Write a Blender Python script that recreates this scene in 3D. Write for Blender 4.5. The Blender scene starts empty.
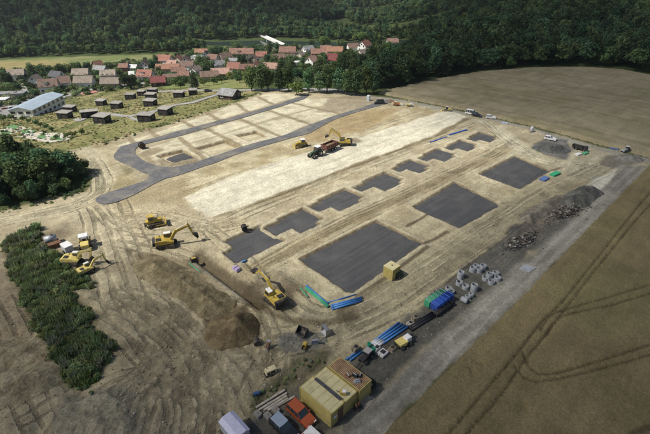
import bpy, bmesh, math, random
import numpy as np
from mathutils import Vector, Matrix

random.seed(7)
RNG = np.random.default_rng(11)
SC = bpy.context.scene
COL = SC.collection
PI = math.pi
R = math.radians

# ------------------------------------------------------------------ camera
CAM_H, PITCH, FPX = 50.0, R(30), 433.0          # drone height, pitch below the horizon, focal length in photo pixels
cam = bpy.data.cameras.new('camera')
cam.sensor_width = 36.0
cam.lens = 36.0 * FPX / 650.0
cam.clip_start, cam.clip_end = 0.5, 9000
camo = bpy.data.objects.new('camera', cam)
COL.objects.link(camo)
camo.location = (0, 0, CAM_H)
camo.rotation_euler = (PI / 2 - PITCH, 0, 0)
SC.camera = camo

# ------------------------------------------------------------------ sky, sun, exposure
SUN_EL = R(50)
SUN_DIR = Vector((-0.95, -0.30, 0)).normalized() * math.cos(SUN_EL) + Vector((0, 0, math.sin(SUN_EL)))
world = bpy.data.worlds.new('World')
SC.world = world
world.use_nodes = True
wn = world.node_tree.nodes
sky = wn.new('ShaderNodeTexSky')
sky.sky_type = 'NISHITA'
sky.sun_disc = False
sky.sun_elevation = SUN_EL
sky.sun_rotation = math.atan2(SUN_DIR.x, SUN_DIR.y)
sky.dust_density = 2.5
sky.ozone_density = 0.6
wn['Background'].inputs['Strength'].default_value = 0.075
world.node_tree.links.new(sky.outputs[0], wn['Background'].inputs['Color'])

sun = bpy.data.lights.new('sun', 'SUN')
sun.energy = 5.0
sun.angle = R(1.0)
sun.color = (1.0, 0.955, 0.87)
suno = bpy.data.objects.new('sun', sun)
COL.objects.link(suno)
suno.location = (-200, 200, 400)
suno.rotation_euler = SUN_DIR.to_track_quat('Z', 'Y').to_euler()

SC.view_settings.view_transform = 'Standard'
SC.view_settings.look = 'None'
SC.view_settings.exposure = 0.25
SC.view_settings.gamma = 1.0
SC.cycles.max_bounces = 6
SC.cycles.transparent_max_bounces = 12

# ------------------------------------------------------------------ small maths
def g(px, py, z=None):
    """where the view through a photo pixel meets the land (or level ground of height z)"""
    u, v = (px - 325) / FPX, (py - 217) / FPX
    s, c = math.sin(PITCH), math.cos(PITCH)
    den = s + v * c
    t = (CAM_H - (z or 0.0)) / den
    if z is None and py < 165:
        ts = np.linspace(t * 0.55, t * 1.75, 500)
        f = CAM_H - den * ts - land(u * ts, ts * (c - v * s))
        i = int(np.argmax(f < 0)) or 499
        t = ts[i - 1] + (ts[i] - ts[i - 1]) * f[i - 1] / (f[i - 1] - f[i] + 1e-12)
    return (float(u * t), float(t * (c - v * s)))

def gp(pts):
    return np.array([g(*p) for p in pts])

def crop(x0, y0, s, pts):
    """points measured in an enlarged detail of the photo -> photo pixels"""
    return [(x0 + x / s, y0 + y / s) for x, y in pts]

def smooth(a, b, x):
    t = np.clip((x - a) / (b - a), 0, 1)
    return t * t * (3 - 2 * t)

_perm = np.random.default_rng(3).random((256, 256))
def vnoise(x, y):
    xi, yi = np.floor(x).astype(int), np.floor(y).astype(int)
    xf, yf = x - xi, y - yi
    xf = xf * xf * (3 - 2 * xf); yf = yf * yf * (3 - 2 * yf)
    a = _perm[xi & 255, yi & 255]; b = _perm[(xi + 1) & 255, yi & 255]
    c = _perm[xi & 255, (yi + 1) & 255]; d = _perm[(xi + 1) & 255, (yi + 1) & 255]
    return (a * (1 - xf) + b * xf) * (1 - yf) + (c * (1 - xf) + d * xf) * yf

def fbm(x, y, f=1.0, o=4):
    s = 0; a = 0.5; t = 0
    for i in range(o):
        s = s + a * vnoise(x * f + 17.3 * i, y * f - 9.1 * i); t += a; a *= 0.5; f *= 2.03
    return s / t

def sdist(poly, x, y):
    """signed distance to a polygon, positive inside"""
    poly = np.asarray(poly)
    d = np.full(x.shape, 1e9); ins = np.zeros(x.shape, bool)
    n = len(poly)
    for i in range(n):
        ax, ay = poly[i]; bx_, by_ = poly[(i + 1) % n]
        ex, ey = bx_ - ax, by_ - ay
        t = np.clip(((x - ax) * ex + (y - ay) * ey) / (ex * ex + ey * ey + 1e-9), 0, 1)
        d = np.minimum(d, (x - ax - t * ex) ** 2 + (y - ay - t * ey) ** 2)
        cond = (ay > y) != (by_ > y)
        with np.errstate(divide='ignore', invalid='ignore'):
            xc = ax + (y - ay) / (by_ - ay + 1e-12) * ex
        ins ^= cond & (x < xc)
    d = np.sqrt(d)
    return np.where(ins, d, -d)

def ldist(pts, x, y):
    d = np.full(x.shape, 1e9)
    for (ax, ay), (bx_, by_) in zip(pts[:-1], pts[1:]):
        ex, ey = bx_ - ax, by_ - ay
        t = np.clip(((x - ax) * ex + (y - ay) * ey) / (ex * ex + ey * ey + 1e-9), 0, 1)
        d = np.minimum(d, (x - ax - t * ex) ** 2 + (y - ay - t * ey) ** 2)
    return np.sqrt(d)

def spline(pts, n=8):
    pts = [np.array(p, float) for p in pts]
    P = [2 * pts[0] - pts[1]] + pts + [2 * pts[-1] - pts[-2]]
    out = []
    for i in range(1, len(P) - 2):
        for k in range(n):
            t = k / n
            out.append(0.5 * (2 * P[i] + (P[i + 1] - P[i - 1]) * t + (2 * P[i - 1] - 5 * P[i] + 4 * P[i + 1] - P[i + 2]) * t * t
                              + (3 * P[i] - P[i - 1] - 3 * P[i + 1] + P[i + 2]) * t ** 3))
    out.append(pts[-1])
    return np.array(out)

def offset_line(pts, d):
    pts = np.asarray(pts); t = np.gradient(pts, axis=0)
    t /= np.linalg.norm(t, axis=1)[:, None] + 1e-9
    return pts + np.stack([-t[:, 1], t[:, 0]], 1) * d

# ------------------------------------------------------------------ materials
MATS = {}
def mat(name, col, rough=0.7, metal=0.0, var=0.12, scale=3.0, bump=0.0, spec=0.3, dirt=None, obj_rand=0.0, dscale=None, passes=0.0):
    """procedural paint / earth / metal: base colour broken up by two noises, optional dirt and bump"""
    if name in MATS: return MATS[name]
    m = bpy.data.materials.new(name); m.use_nodes = True
    nt = m.node_tree; N = nt.nodes; L = nt.links
    b = N['Principled BSDF']
    b.inputs['Roughness'].default_value = rough
    b.inputs['Metallic'].default_value = metal
    b.inputs['Specular IOR Level'].default_value = spec
    tc = N.new('ShaderNodeTexCoord')
    no = N.new('ShaderNodeTexNoise'); no.inputs['Scale'].default_value = scale; no.inputs['Detail'].default_value = 5
    L.new(tc.outputs['Object'], no.inputs['Vector'])
    ra = N.new('ShaderNodeMapRange'); ra.inputs[1].default_value = 0.3; ra.inputs[2].default_value = 0.7
    ra.inputs[3].default_value = 1 - var * 1.6; ra.inputs[4].default_value = 1 + var * 1.6
    L.new(no.outputs['Fac'], ra.inputs[0])
    mul = N.new('ShaderNodeVectorMath'); mul.operation = 'SCALE'
    mul.inputs[0].default_value = col[:3]
    fac = ra.outputs[0]
    if obj_rand:
        oi = N.new('ShaderNodeObjectInfo'); r2 = N.new('ShaderNodeMapRange')
        r2.inputs[3].default_value = 1 - obj_rand; r2.inputs[4].default_value = 1 + obj_rand
        L.new(oi.outputs['Random'], r2.inputs[0])
        mm = N.new('ShaderNodeMath'); mm.operation = 'MULTIPLY'
        L.new(fac, mm.inputs[0]); L.new(r2.outputs[0], mm.inputs[1]); fac = mm.outputs[0]
    if passes:                                     # faint lengthwise roller passes
        mp = N.new('ShaderNodeMapping'); mp.vector_type = 'TEXTURE'; mp.inputs['Rotation'].default_value = (0, 0, R(44)); mp.inputs['Scale'].default_value = (16, 0.8, 1)
        L.new(tc.outputs['Object'], mp.inputs['Vector'])
        np_ = N.new('ShaderNodeTexNoise'); np_.inputs['Scale'].default_value = 1; np_.inputs['Detail'].default_value = 4; L.new(mp.outputs[0], np_.inputs['Vector'])
        r5 = N.new('ShaderNodeMapRange'); r5.inputs[1].default_value = .32; r5.inputs[2].default_value = .68; r5.inputs[3].default_value = 1 - passes; r5.inputs[4].default_value = 1 + passes
        L.new(np_.outputs['Fac'], r5.inputs[0])
        m5 = N.new('ShaderNodeMath'); m5.operation = 'MULTIPLY'; L.new(fac, m5.inputs[0]); L.new(r5.outputs[0], m5.inputs[1]); fac = m5.outputs[0]
    L.new(fac, mul.inputs['Scale'])
    out = mul.outputs[0]
    if dirt:
        n2 = N.new('ShaderNodeTexNoise'); n2.inputs['Scale'].default_value = dscale or scale * 0.7; n2.inputs['Detail'].default_value = 8
        L.new(tc.outputs['Object'], n2.inputs['Vector'])
        r3 = N.new('ShaderNodeMapRange'); r3.inputs[1].default_value = 0.48; r3.inputs[2].default_value = 0.72; r3.inputs[4].default_value = dirt[3]
        L.new(n2.outputs['Fac'], r3.inputs[0])
        mx = N.new('ShaderNodeMix'); mx.data_type = 'RGBA'
        L.new(r3.outputs[0], mx.inputs[0]); L.new(out, mx.inputs[6]); mx.inputs[7].default_value = (*dirt[:3], 1)
        out = mx.outputs[2]
    L.new(out, b.inputs['Base Color'])
    if bump:
        bp = N.new('ShaderNodeBump'); bp.inputs['Strength'].default_value = 0.8; bp.inputs['Distance'].default_value = bump
        n4 = N.new('ShaderNodeTexNoise'); n4.inputs['Scale'].default_value = scale * 3; n4.inputs['Detail'].default_value = 6
        L.new(tc.outputs['Object'], n4.inputs['Vector'])
        L.new(n4.outputs['Fac'], bp.inputs['Height']); L.new(bp.outputs[0], b.inputs['Normal'])
    MATS[name] = m
    return m

def ground_mat(name, attr='Col', fine=2.2, var=0.22, bump=0.10, streak=0.0, speck=0.0, sweep=False, rut=False):
    """earth: colour attribute times several scales of noise, streaks from grading, crumbs; relief from noise"""
    m = bpy.data.materials.new(name); m.use_nodes = True
    nt = m.node_tree; N = nt.nodes; L = nt.links
    b = N['Principled BSDF']; b.inputs['Roughness'].default_value = 0.95; b.inputs['Specular IOR Level'].default_value = 0.1
    at = N.new('ShaderNodeAttribute'); at.attribute_name = attr
    ge = N.new('ShaderNodeNewGeometry')
    def noise(s, d=6, vec=None):
        n = N.new('ShaderNodeTexNoise'); n.inputs['Scale'].default_value = s; n.inputs['Detail'].default_value = d
        n.inputs['Roughness'].default_value = 0.68
        L.new(vec or ge.outputs['Position'], n.inputs['Vector']); return n
    def rng(n, lo, hi, a=0.28, z=0.72):
        r = N.new('ShaderNodeMapRange'); r.inputs[1].default_value = a; r.inputs[2].default_value = z
        r.inputs[3].default_value = lo; r.inputs[4].default_value = hi
        L.new(n.outputs['Fac'], r.inputs[0]); return r.outputs[0]
    fac = None
    def times(o):
        nonlocal fac
        if fac is None: fac = o; return
        a = N.new('ShaderNodeMath'); a.operation = 'MULTIPLY'; L.new(fac, a.inputs[0]); L.new(o, a.inputs[1]); fac = a.outputs[0]
    n1 = noise(fine, 8)
    times(rng(n1, 1 - var, 1 + var)); times(rng(noise(0.16, 4), 1 - var * 0.6, 1 + var * 0.6))
    hgt = n1.outputs['Fac']
    if streak:
        fl = N.new('ShaderNodeAttribute'); fl.attribute_name = 'flow'
        ns = noise(1.0, 6, fl.outputs['Vector'])
        r0 = rng(ns, 1 - streak, 1 + streak, 0.32, 0.68)
        if sweep:
            f2 = N.new('ShaderNodeAttribute'); f2.attribute_name = 'sweep'; wa = N.new('ShaderNodeAttribute'); wa.attribute_name = 'sweep_w'
            r1 = rng(noise(1.0, 6, f2.outputs['Vector']), 1 - streak, 1 + streak, 0.32, 0.68)
            sm = N.new('ShaderNodeMix'); sm.data_type = 'FLOAT'; L.new(wa.outputs['Fac'], sm.inputs[0]); L.new(r0, sm.inputs[2]); L.new(r1, sm.inputs[3]); r0 = sm.outputs[0]
        mk = rng(noise(0.07, 4), 0.0, 1.0, 0.38, 0.62)
        lr = N.new('ShaderNodeMix'); lr.data_type = 'FLOAT'; L.new(mk, lr.inputs[0]); lr.inputs[2].default_value = 1.0; L.new(r0, lr.inputs[3])
        times(lr.outputs[0])
        ad = N.new('ShaderNodeMath'); ad.operation = 'MULTIPLY_ADD'; ad.inputs[1].default_value = 0.0 if sweep else 0.8
        L.new(ns.outputs['Fac'], ad.inputs[0]); L.new(hgt, ad.inputs[2]); hgt = ad.outputs[0]
    if speck:
        times(rng(noise(fine * 4.5, 3), 1 - speck, 1 + speck, 0.36, 0.64))
    if rut:                                        # wheel ruts: pressed band with a crumbly lighter shoulder
        ra = N.new('ShaderNodeAttribute'); ra.attribute_name = 'rut'
        wob = rng(noise(1.3, 5), -0.16, 0.16)
        dd = N.new('ShaderNodeMath'); dd.operation = 'ADD'; L.new(ra.outputs['Fac'], dd.inputs[0]); L.new(wob, dd.inputs[1])
        pr = N.new('ShaderNodeMapRange'); pr.interpolation_type = 'SMOOTHSTEP'; pr.inputs[1].default_value = 0.30; pr.inputs[2].default_value = 0.17; L.new(dd.outputs[0], pr.inputs[0])
        ps = N.new('ShaderNodeMath'); ps.operation = 'MULTIPLY'; L.new(pr.outputs[0], ps.inputs[0]); L.new(rng(noise(0.11, 4), 0.25, 1.0, .36, .6), ps.inputs[1])
        sh = N.new('ShaderNodeMapRange'); sh.interpolation_type = 'SMOOTHSTEP'; sh.inputs[1].default_value = 0.62; sh.inputs[2].default_value = 0.34; sh.inputs[3].default_value = 1.0; sh.inputs[4].default_value = 1.13; L.new(dd.outputs[0], sh.inputs[0])
        dk = N.new('ShaderNodeMath'); dk.operation = 'MULTIPLY_ADD'; dk.inputs[1].default_value = -0.46; dk.inputs[2].default_value = 1.0; L.new(ps.outputs[0], dk.inputs[0])
        times(sh.outputs[0]); times(dk.outputs[0])
        hb = N.new('ShaderNodeMath'); hb.operation = 'MULTIPLY_ADD'; hb.inputs[1].default_value = -0.5; L.new(ps.outputs[0], hb.inputs[0]); L.new(hgt, hb.inputs[2]); hgt = hb.outputs[0]
    sc = N.new('ShaderNodeVectorMath'); sc.operation = 'SCALE'
    L.new(at.outputs['Color'], sc.inputs[0]); L.new(fac, sc.inputs['Scale'])
    L.new(sc.outputs[0], b.inputs['Base Color'])
    bp = N.new('ShaderNodeBump'); bp.inputs['Strength'].default_value = 1.0; bp.inputs['Distance'].default_value = bump
    L.new(hgt, bp.inputs['Height']); L.new(bp.outputs[0], b.inputs['Normal'])
    return m

def leaf_mat(name, col, rnd=0.45, hue=0.35):
    m = bpy.data.materials.new(name); m.use_nodes = True
    nt = m.node_tree; N = nt.nodes; L = nt.links
    N.remove(N['Principled BSDF'])
    oi = N.new('ShaderNodeObjectInfo'); ge = N.new('ShaderNodeNewGeometry')
    at = N.new('ShaderNodeAttribute'); at.attribute_name = 'shade'
    r = N.new('ShaderNodeMapRange'); r.inputs[3].default_value = 1 - rnd; r.inputs[4].default_value = 1 + rnd
    L.new(oi.outputs['Random'], r.inputs[0])
    mu = N.new('ShaderNodeMath'); mu.operation = 'MULTIPLY'
    L.new(r.outputs[0], mu.inputs[0]); L.new(at.outputs['Fac'], mu.inputs[1])
    # every tree leans a little to yellow or to blue green
    wn_ = N.new('ShaderNodeTexWhiteNoise'); wn_.noise_dimensions = '1D'; L.new(oi.outputs['Random'], wn_.inputs['W'])
    mx = N.new('ShaderNodeMix'); mx.data_type = 'RGBA'
    L.new(wn_.outputs['Value'], mx.inputs[0])
    mx.inputs[6].default_value = (col[0] * (1 + hue), col[1], col[2] * (1 - hue * 0.4), 1)
    mx.inputs[7].default_value = (col[0] * (1 - hue * 0.7), col[1], col[2] * (1 + hue * 0.6), 1)
    sc = N.new('ShaderNodeVectorMath'); sc.operation = 'SCALE'
    L.new(mx.outputs[2], sc.inputs[0]); L.new(mu.outputs[0], sc.inputs['Scale'])
    d = N.new('ShaderNodeBsdfDiffuse'); t = N.new('ShaderNodeBsdfTranslucent'); ms = N.new('ShaderNodeMixShader')
    ms.inputs[0].default_value = 0.28
    L.new(sc.outputs[0], d.inputs[0]); L.new(sc.outputs[0], t.inputs[0])
    L.new(d.outputs[0], ms.inputs[1]); L.new(t.outputs[0], ms.inputs[2])
    L.new(ms.outputs[0], N['Material Output'].inputs['Surface'])
    return m

# ------------------------------------------------------------------ mesh builder and tagging
class MB:
    """collects boxes, prisms, tubes; build() links them as one mesh object"""
    def __init__(self): self.v = []; self.f = []
    def add(self, vs, fs, M=None):
        o = len(self.v)
        for p in vs:
            q = Vector(p)
            if M is not None: q = M @ q
            self.v.append(tuple(q))
        self.f += [tuple(i + o for i in f) for f in fs]
        return self
    def box(self, c, s, M=None, rz=0.0, taper=1.0):
        hx, hy, hz = s[0] / 2, s[1] / 2, s[2] / 2
        vs = [(-hx, -hy, -hz), (hx, -hy, -hz), (hx, hy, -hz), (-hx, hy, -hz),
              (-hx * taper, -hy * taper, hz), (hx * taper, -hy * taper, hz), (hx * taper, hy * taper, hz), (-hx * taper, hy * taper, hz)]
        T = Matrix.Translation(c) @ Matrix.Rotation(rz, 4, 'Z')
        if M is not None: T = M @ T
        return self.add(vs, [(0, 3, 2, 1), (4, 5, 6, 7), (0, 1, 5, 4), (1, 2, 6, 5), (2, 3, 7, 6), (3, 0, 4, 7)], T)
    def prism(self, poly, a, b, axis='z', M=None):
        """poly extruded from a to b: axis z -> poly is xy; axis y -> poly is xz"""
        n = len(poly)
        if axis == 'z': vs = [(p[0], p[1], a) for p in poly] + [(p[0], p[1], b) for p in poly]
        elif axis == 'y': vs = [(p[0], a, p[1]) for p in poly] + [(p[0], b, p[1]) for p in poly]
        else: vs = [(a, p[0], p[1]) for p in poly] + [(b, p[0], p[1]) for p in poly]
        fs = [tuple(range(n))[::-1], tuple(range(n, 2 * n))] + [(i, (i + 1) % n, n + (i + 1) % n, n + i) for i in range(n)]
        return self.add(vs, fs, M)
    def cyl(self, p0, p1, r0, r1=None, n=12, M=None, cap=True):
        r1 = r0 if r1 is None else r1
        p0, p1 = Vector(p0), Vector(p1); d = (p1 - p0).normalized()
        q = d.to_track_quat('Z', 'Y')
        vs = []
        for p, r in ((p0, r0), (p1, r1)):
            for i in range(n):
                a = 2 * PI * i / n
                vs.append(p + q @ Vector((math.cos(a) * r, math.sin(a) * r, 0)))
        fs = [(i, (i + 1) % n, n + (i + 1) % n, n + i) for i in range(n)]
        if cap: fs += [tuple(range(n))[::-1], tuple(range(n, 2 * n))]
        return self.add(vs, fs, M)
    def lathe(self, prof, n=16, M=None):
        """profile of (r, z) turned about z"""
        vs = []; fs = []
        for r, z in prof:
            for i in range(n):
                a = 2 * PI * i / n; vs.append((math.cos(a) * r, math.sin(a) * r, z))
        for k in range(len(prof) - 1):
            for i in range(n):
                j = (i + 1) % n
                fs.append((k * n + i, k * n + j, (k + 1) * n + j, (k + 1) * n + i))
        return self.add(vs, fs, M)
    def beam(self, p0, p1, w, h, M=None):
        """rectangular bar from p0 to p1"""
        p0, p1 = Vector(p0), Vector(p1); d = p1 - p0; q = d.to_track_quat('X', 'Z')
        T = Matrix.Translation((p0 + p1) / 2) @ q.to_matrix().to_4x4()
        if M is not None: T = M @ T
        return self.box((0, 0, 0), (d.length, w, h), T)
    def mesh(self, name, m=None, smooth_=False):
        me = bpy.data.meshes.new(name); me.from_pydata(self.v, [], self.f)
        if m is not None: me.materials.append(m)
        if smooth_: me.shade_smooth()
        me.update(); return me
    def build(self, name, m, parent=None, smooth_=False, bevel=0.0):
        me = self.mesh(name, m, smooth_)
        if bevel:
            bm = bmesh.new(); bm.from_mesh(me)
            bmesh.ops.remove_doubles(bm, verts=bm.verts, dist=0.0005)
            bmesh.ops.recalc_face_normals(bm, faces=bm.faces)
            es = [e for e in bm.edges if len(e.link_faces) == 2 and e.calc_face_angle(0) > 0.5]
            bmesh.ops.bevel(bm, geom=es, offset=bevel, segments=2, affect='EDGES', clamp_overlap=True)
            bm.to_mesh(me); bm.free()
        return link(name, me, parent)

def link(name, data, parent=None, loc=None, rz=None):
    o = bpy.data.objects.new(name, data); COL.objects.link(o)
    if parent is not None: o.parent = parent
    if loc is not None: o.location = loc
    if rz is not None: o.rotation_euler = (0, 0, rz)
    return o

def tag(o, label=None, cat=None, group=None, kind=None):
    if label: o['label'] = label
    if cat: o['category'] = cat
    if group: o['group'] = group
    if kind: o['kind'] = kind
    return o

def thing(name, label, cat, loc, rz=0.0, group=None, scale=1.0):
    o = link(name, None, None, loc, rz)
    o.empty_display_size = 0.3
    if scale != 1.0: o.scale = (scale,) * 3
    return tag(o, label, cat, group)

def copy_tree(o, parent=None):
    c = o.copy(); COL.objects.link(c); c.parent = parent
    for ch in list(o.children): copy_tree(ch, c)
    return c

def np_mesh(name, verts, quads, m=None, attrs=None, smooth_=True):
    me = bpy.data.meshes.new(name)
    verts = np.asarray(verts, np.float32); quads = np.asarray(quads, np.int32)
    k = quads.shape[1]
    me.vertices.add(len(verts)); me.vertices.foreach_set('co', verts.ravel())
    me.loops.add(quads.size); me.loops.foreach_set('vertex_index', quads.ravel())
    me.polygons.add(len(quads)); me.polygons.foreach_set('loop_start', np.arange(len(quads), dtype=np.int32) * k)
    if m is not None: me.materials.append(m)
    me.update(calc_edges=True)
    if smooth_: me.polygons.foreach_set('use_smooth', np.ones(len(quads), bool))
    for an, (ty, val) in (attrs or {}).items():
        a = me.attributes.new(an, ty, 'POINT')
        if ty == 'FLOAT_VECTOR': a.data.foreach_set('vector', np.asarray(val, np.float32).ravel())
        elif ty == 'FLOAT_COLOR':
            c = np.ones((len(verts), 4), np.float32); c[:, :3] = val; a.data.foreach_set('color', c.ravel())
        else: a.data.foreach_set('value', np.asarray(val).ravel())
    return me
# ------------------------------------------------------------------ the lie of the land (photo pixels -> ground metres)
AX = R(44.0)                                     # the building site is laid out along this bearing
UA = (math.cos(AX), math.sin(AX)); UB = (math.sin(AX), -math.cos(AX))

PLATEAU = np.array([(-700, -300), (-330, 60), (-112, 116), (-80, 144), (-12, 201), (35, 212), (62, 240), (84, 300), (150, 420), (350, 600), (1400, 700), (1400, -300)], float)
def land(x, y):
    """the site stands on a terrace; the village lies in the valley below, wooded hills beyond"""
    w = np.maximum(0, -sdist(PLATEAU, x, y))
    drop = -20.0 * np.clip(w / 125.0, 0, 1) + 2.0 * smooth(0, 30, w) * smooth(160, 100, w) - 0.0
    hl = 0.34 * np.maximum(0, y - 548) * smooth(2, -120, x + 0.05 * (y - 560))
    hl = np.where(hl > 170, 170 + (hl - 170) * 0.2, hl)
    hf = 0.27 * np.maximum(0, y - 870 - 0.05 * np.abs(x - 200)) * smooth(-170, 30, x)
    hf = np.where(hf > 190, 190 + (hf - 190) * 0.15, hf)
    hr = 0.10 * np.maximum(0, y - 250) * smooth(70, 260, x) * smooth(1100, 600, y)
    return drop + np.maximum(hl, hf) + hr + 6 * smooth(530, 900, y) * (fbm(x, y, 0.012, 3) - 0.5)

ASPHALT = (crop(100, 110, 5.417, [(110, 200), (200, 175), (300, 150), (420, 115), (486, 100)]) +
           [(217.7, 121), (245.4, 113.6), (273, 105.3), (293.4, 98.8), (308, 95), (304.5, 98.8), (293.4, 102.5), (273, 109), (245, 117.3), (217.7, 124.7), (190, 133)] +
           crop(100, 110, 5.417, [(420, 145), (330, 165), (230, 190), (200, 205), (190, 222), (193, 240), (215, 260), (240, 276), (270, 290), (320, 303), (360, 309), (400, 310), (480, 295)]) +
           [(203, 160), (227, 152), (251, 144), (282, 136), (301.5, 128), (332, 116.8), (359, 108.3), (379, 101.5), (392, 99.5), (391, 102.5),
            (369, 108.6), (335, 119.5), (310, 133), (293, 137.6), (264, 146), (238, 154), (214, 163.5)] +
           crop(100, 110, 5.417, [(560, 307), (470, 340), (400, 362), (330, 382)]) + [(135, 194.5), (117, 202), (104.9, 204.3), (98, 203), (95.8, 199.5)] +
           [(104, 194), (120, 189)] + crop(100, 110, 5.417, [(180, 405), (240, 385), (262, 368), (268, 357), (262, 348), (230, 340), (180, 312), (120, 287), (82, 266), (75, 254), (80, 238), (92, 222)]))
PADS = {
    'wide': [(299, 259), (376, 221), (422, 243), (353, 292), (346, 291)],
    'mid': [(413, 207), (455, 182), (501, 205), (459, 228)],
    'far': [(479, 174), (515, 156), (550, 171), (520, 189)],
}
PADS = {k: gp(v) for k, v in PADS.items()}
def lpad(lf, tp, rt, bt, annex, share, low=False):
    q = gp([lf, tp, rt, bt]); u = q @ np.array(UA); v = q @ np.array(UB)
    u0, u1, v0, v1 = (u[0] + u[3]) / 2, (u[1] + u[2]) / 2, (v[0] + v[1]) / 2, (v[2] + v[3]) / 2
    vm = v0 + (v1 - v0) * share
    if low: p = [(u0, v0), (u1, v0), (u1, v1), (u0 - annex, v1), (u0 - annex, vm), (u0, vm)]
    else: p = [(u0 - annex, v0 + .8), (u0, v0 + .8), (u0, v0), (u1, v0), (u1, v1 - 1.2), (u1 - 2.2, v1 - 1.2), (u1 - 2.2, v1), (u0, v1), (u0, vm), (u0 - annex, vm)]
    return np.array([(a * UA[0] + b * UB[0], a * UA[1] + b * UB[1]) for a, b in p])
PADS['a'] = lpad((226, 240.5), (261, 225.4), (283, 239), (249, 259.5), 2.6, .42, True)
PADS['b'] = lpad((278, 219.5), (303, 208), (327, 220.7), (300, 233), 4.2, .62)
PADS['c'] = lpad((321, 198.5), (345.5, 188.2), (366, 197.5), (338, 213.5), 3.8, .58)
PADS['d'] = lpad((365, 180.5), (386, 171.6), (405, 180.5), (382.7, 192.6), 4.4, .5)
PADS['e'] = lpad((399, 163.8), (412, 158.5), (431.5, 167.3), (417, 174.5), 3.2, .45)
PADS['f'] = lpad((427, 152.8), (440, 147.3), (457.7, 155), (440, 163.5), 3.4, .5)
PADS['g'] = lpad((449, 144), (463, 139.4), (480, 146), (464, 152), 3.0, .45)
PADS['h'] = lpad((470, 135.5), (482.7, 131.6), (500, 138), (486, 143), 2.6, .5)
PITS = [gp([(196, 148), (225, 140), (242, 148), (212, 156.5)]), gp([(236, 135.2), (256.5, 131), (268, 136.5), (250, 141)]),
        gp([(157, 155.8), (183, 149.7), (197.5, 157), (172, 163)])]
PITFILL = gp([(166, 157.5), (169, 155.5), (174, 153.8), (184, 151), (196, 156.7), (190, 159), (180, 161), (172, 160)])
STRIP = gp([(185, 198), (215, 183), (262, 167), (310, 151), (352, 139.5), (395, 127), (440, 112.5), (456, 112), (465, 117), (440, 132), (400, 148), (350, 166), (300, 186), (255, 203), (215, 217), (200, 212)])
SITE = gp([(-260, 260), (-60, 222), (0, 212), (90, 190), (97, 172), (60, 160), (70, 150), (110, 141), (205, 113), (262, 92), (310, 91), (400, 98), (450, 109), (540, 130), (650, 160), (900, 215), (900, 300), (520, 700), (-700, 700), (-700, 300)])
MEADOW = gp([(-160, 150), (0, 120), (40, 112), (66, 99), (90, 95), (112, 89), (150, 86), (200, 89), (262, 91), (205, 113), (110, 140), (60, 160), (0, 160), (-160, 190)])
FARMEADOW = gp([(-250, 75), (-100, 66), (0, 60), (60, 57), (130, 55), (200, 53), (203, 57), (140, 64), (90, 69), (20, 71), (-100, 82), (-250, 92)])
VILLGRASS = gp([(150, 84), (190, 84), (230, 78), (252, 76), (250, 88), (200, 89)])
VILLAGE = gp([(-200, 90), (0, 71), (90, 66), (150, 60), (200, 50), (300, 45), (380, 42), (400, 50), (350, 70), (250, 78), (150, 86), (60, 98), (-200, 130)])
ROADWAY = gp([(300, 470), (372, 470), (394, 428), (470, 350), (522, 300), (560, 259), (598, 219), (628, 189), (650, 166), (620, 166), (604, 188), (572, 222), (528, 258), (478, 301), (425, 350), (372, 402), (330, 440)])
STORE = gp([(240, 470), (240, 425), (262, 405), (282, 392), (300, 384), (330, 374), (352, 362), (380, 338), (430, 300), (468, 262), (505, 236), (540, 212), (566, 192), (590, 186), (604, 190), (572, 222), (528, 258), (478, 301), (425, 350), (372, 402), (330, 440), (300, 470)])
SHRUB = gp([(3, 245), (13.5, 233), (37, 228), (44, 236), (47, 246), (64, 258), (75, 267), (88, 277), (96, 283), (92, 288), (70, 290), (84, 304), (96, 312), (98, 328), (114, 350), (106, 376), (82, 390), (72, 388), (64, 374), (52, 354), (40, 336), (30, 316), (20, 294), (8, 272)])
FIELD_S = np.array([(-14, 12), (5.2, 31.0), (34, 58), (96.5, 118.5), (125, 112), (150, 80), (150, 12)])
FIELD_N = gp([(378, 93.5), (395, 96.5), (450, 107.5), (540, 128), (600, 144.5), (650, 158), (760, 190), (900, 190), (900, 130), (700, 84), (650, 76), (620, 70), (580, 67.5), (530, 68.5), (480, 72.5), (430, 81), (400, 88)])
RIVER = gp([(-40, 35), (120, 36), (215, 40.5), (262, 39), (300, 40), (340, 41), (420, 38.5), (430, 38), (432, 42), (425, 42), (380, 45.5), (320, 47), (270, 46), (215, 44.5), (120, 39.5), (-40, 38)])

def HILL(x, y): return float(land(np.array([float(x)]), np.array([float(y)]))[0])

# heaps and banks of earth: (polyline px, half width m, height m, roughness)
RIDGES = [
    ([(110, 398), (135, 434)], 5.0, 1.0, 0.7),
    ([(8, 432), (50, 440)], 3.5, 0.9, 0.5),
    ([(64, 408), (52, 430)], 2.6, 0.6, 0.5),
    ([(90, 296), (74, 293)], 1.6, 0.7, 0.4),
    ([(276, 274), (300, 292)], 1.4, 0.5, 0.5),
    ([(228, 262), (255, 276)], 1.6, 0.5, 0.7),
    ([(262, 350), (292, 360), (322, 352)], 2.0, 0.7, 0.6),
    ([(262, 392), (280, 380), (300, 370)], 1.8, 0.5, 0.6),
    ([(30, 231), (60, 226)], 2.2, 0.5, 0.6),
    ([(514, 232), (526, 222)], 1.8, 0.7, 0.4),
    ([(330, 138), (356, 134)], 2.4, 0.7, 0.5),
    ([(400, 103), (414, 105)], 2.2, 0.5, 0.5),
    ([(505, 126), (540, 133)], 3.4, 0.7, 0.5),
    ([(98, 186), (92, 176)], 2.6, 0.6, 0.5),
]
RIDGES = [(gp(p), w, h, r) for p, w, h, r in RIDGES]
TRENCH = spline([g(*p) for p in [(198, 258), (222, 275), (246, 293), (262, 305)]], 5)

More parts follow.
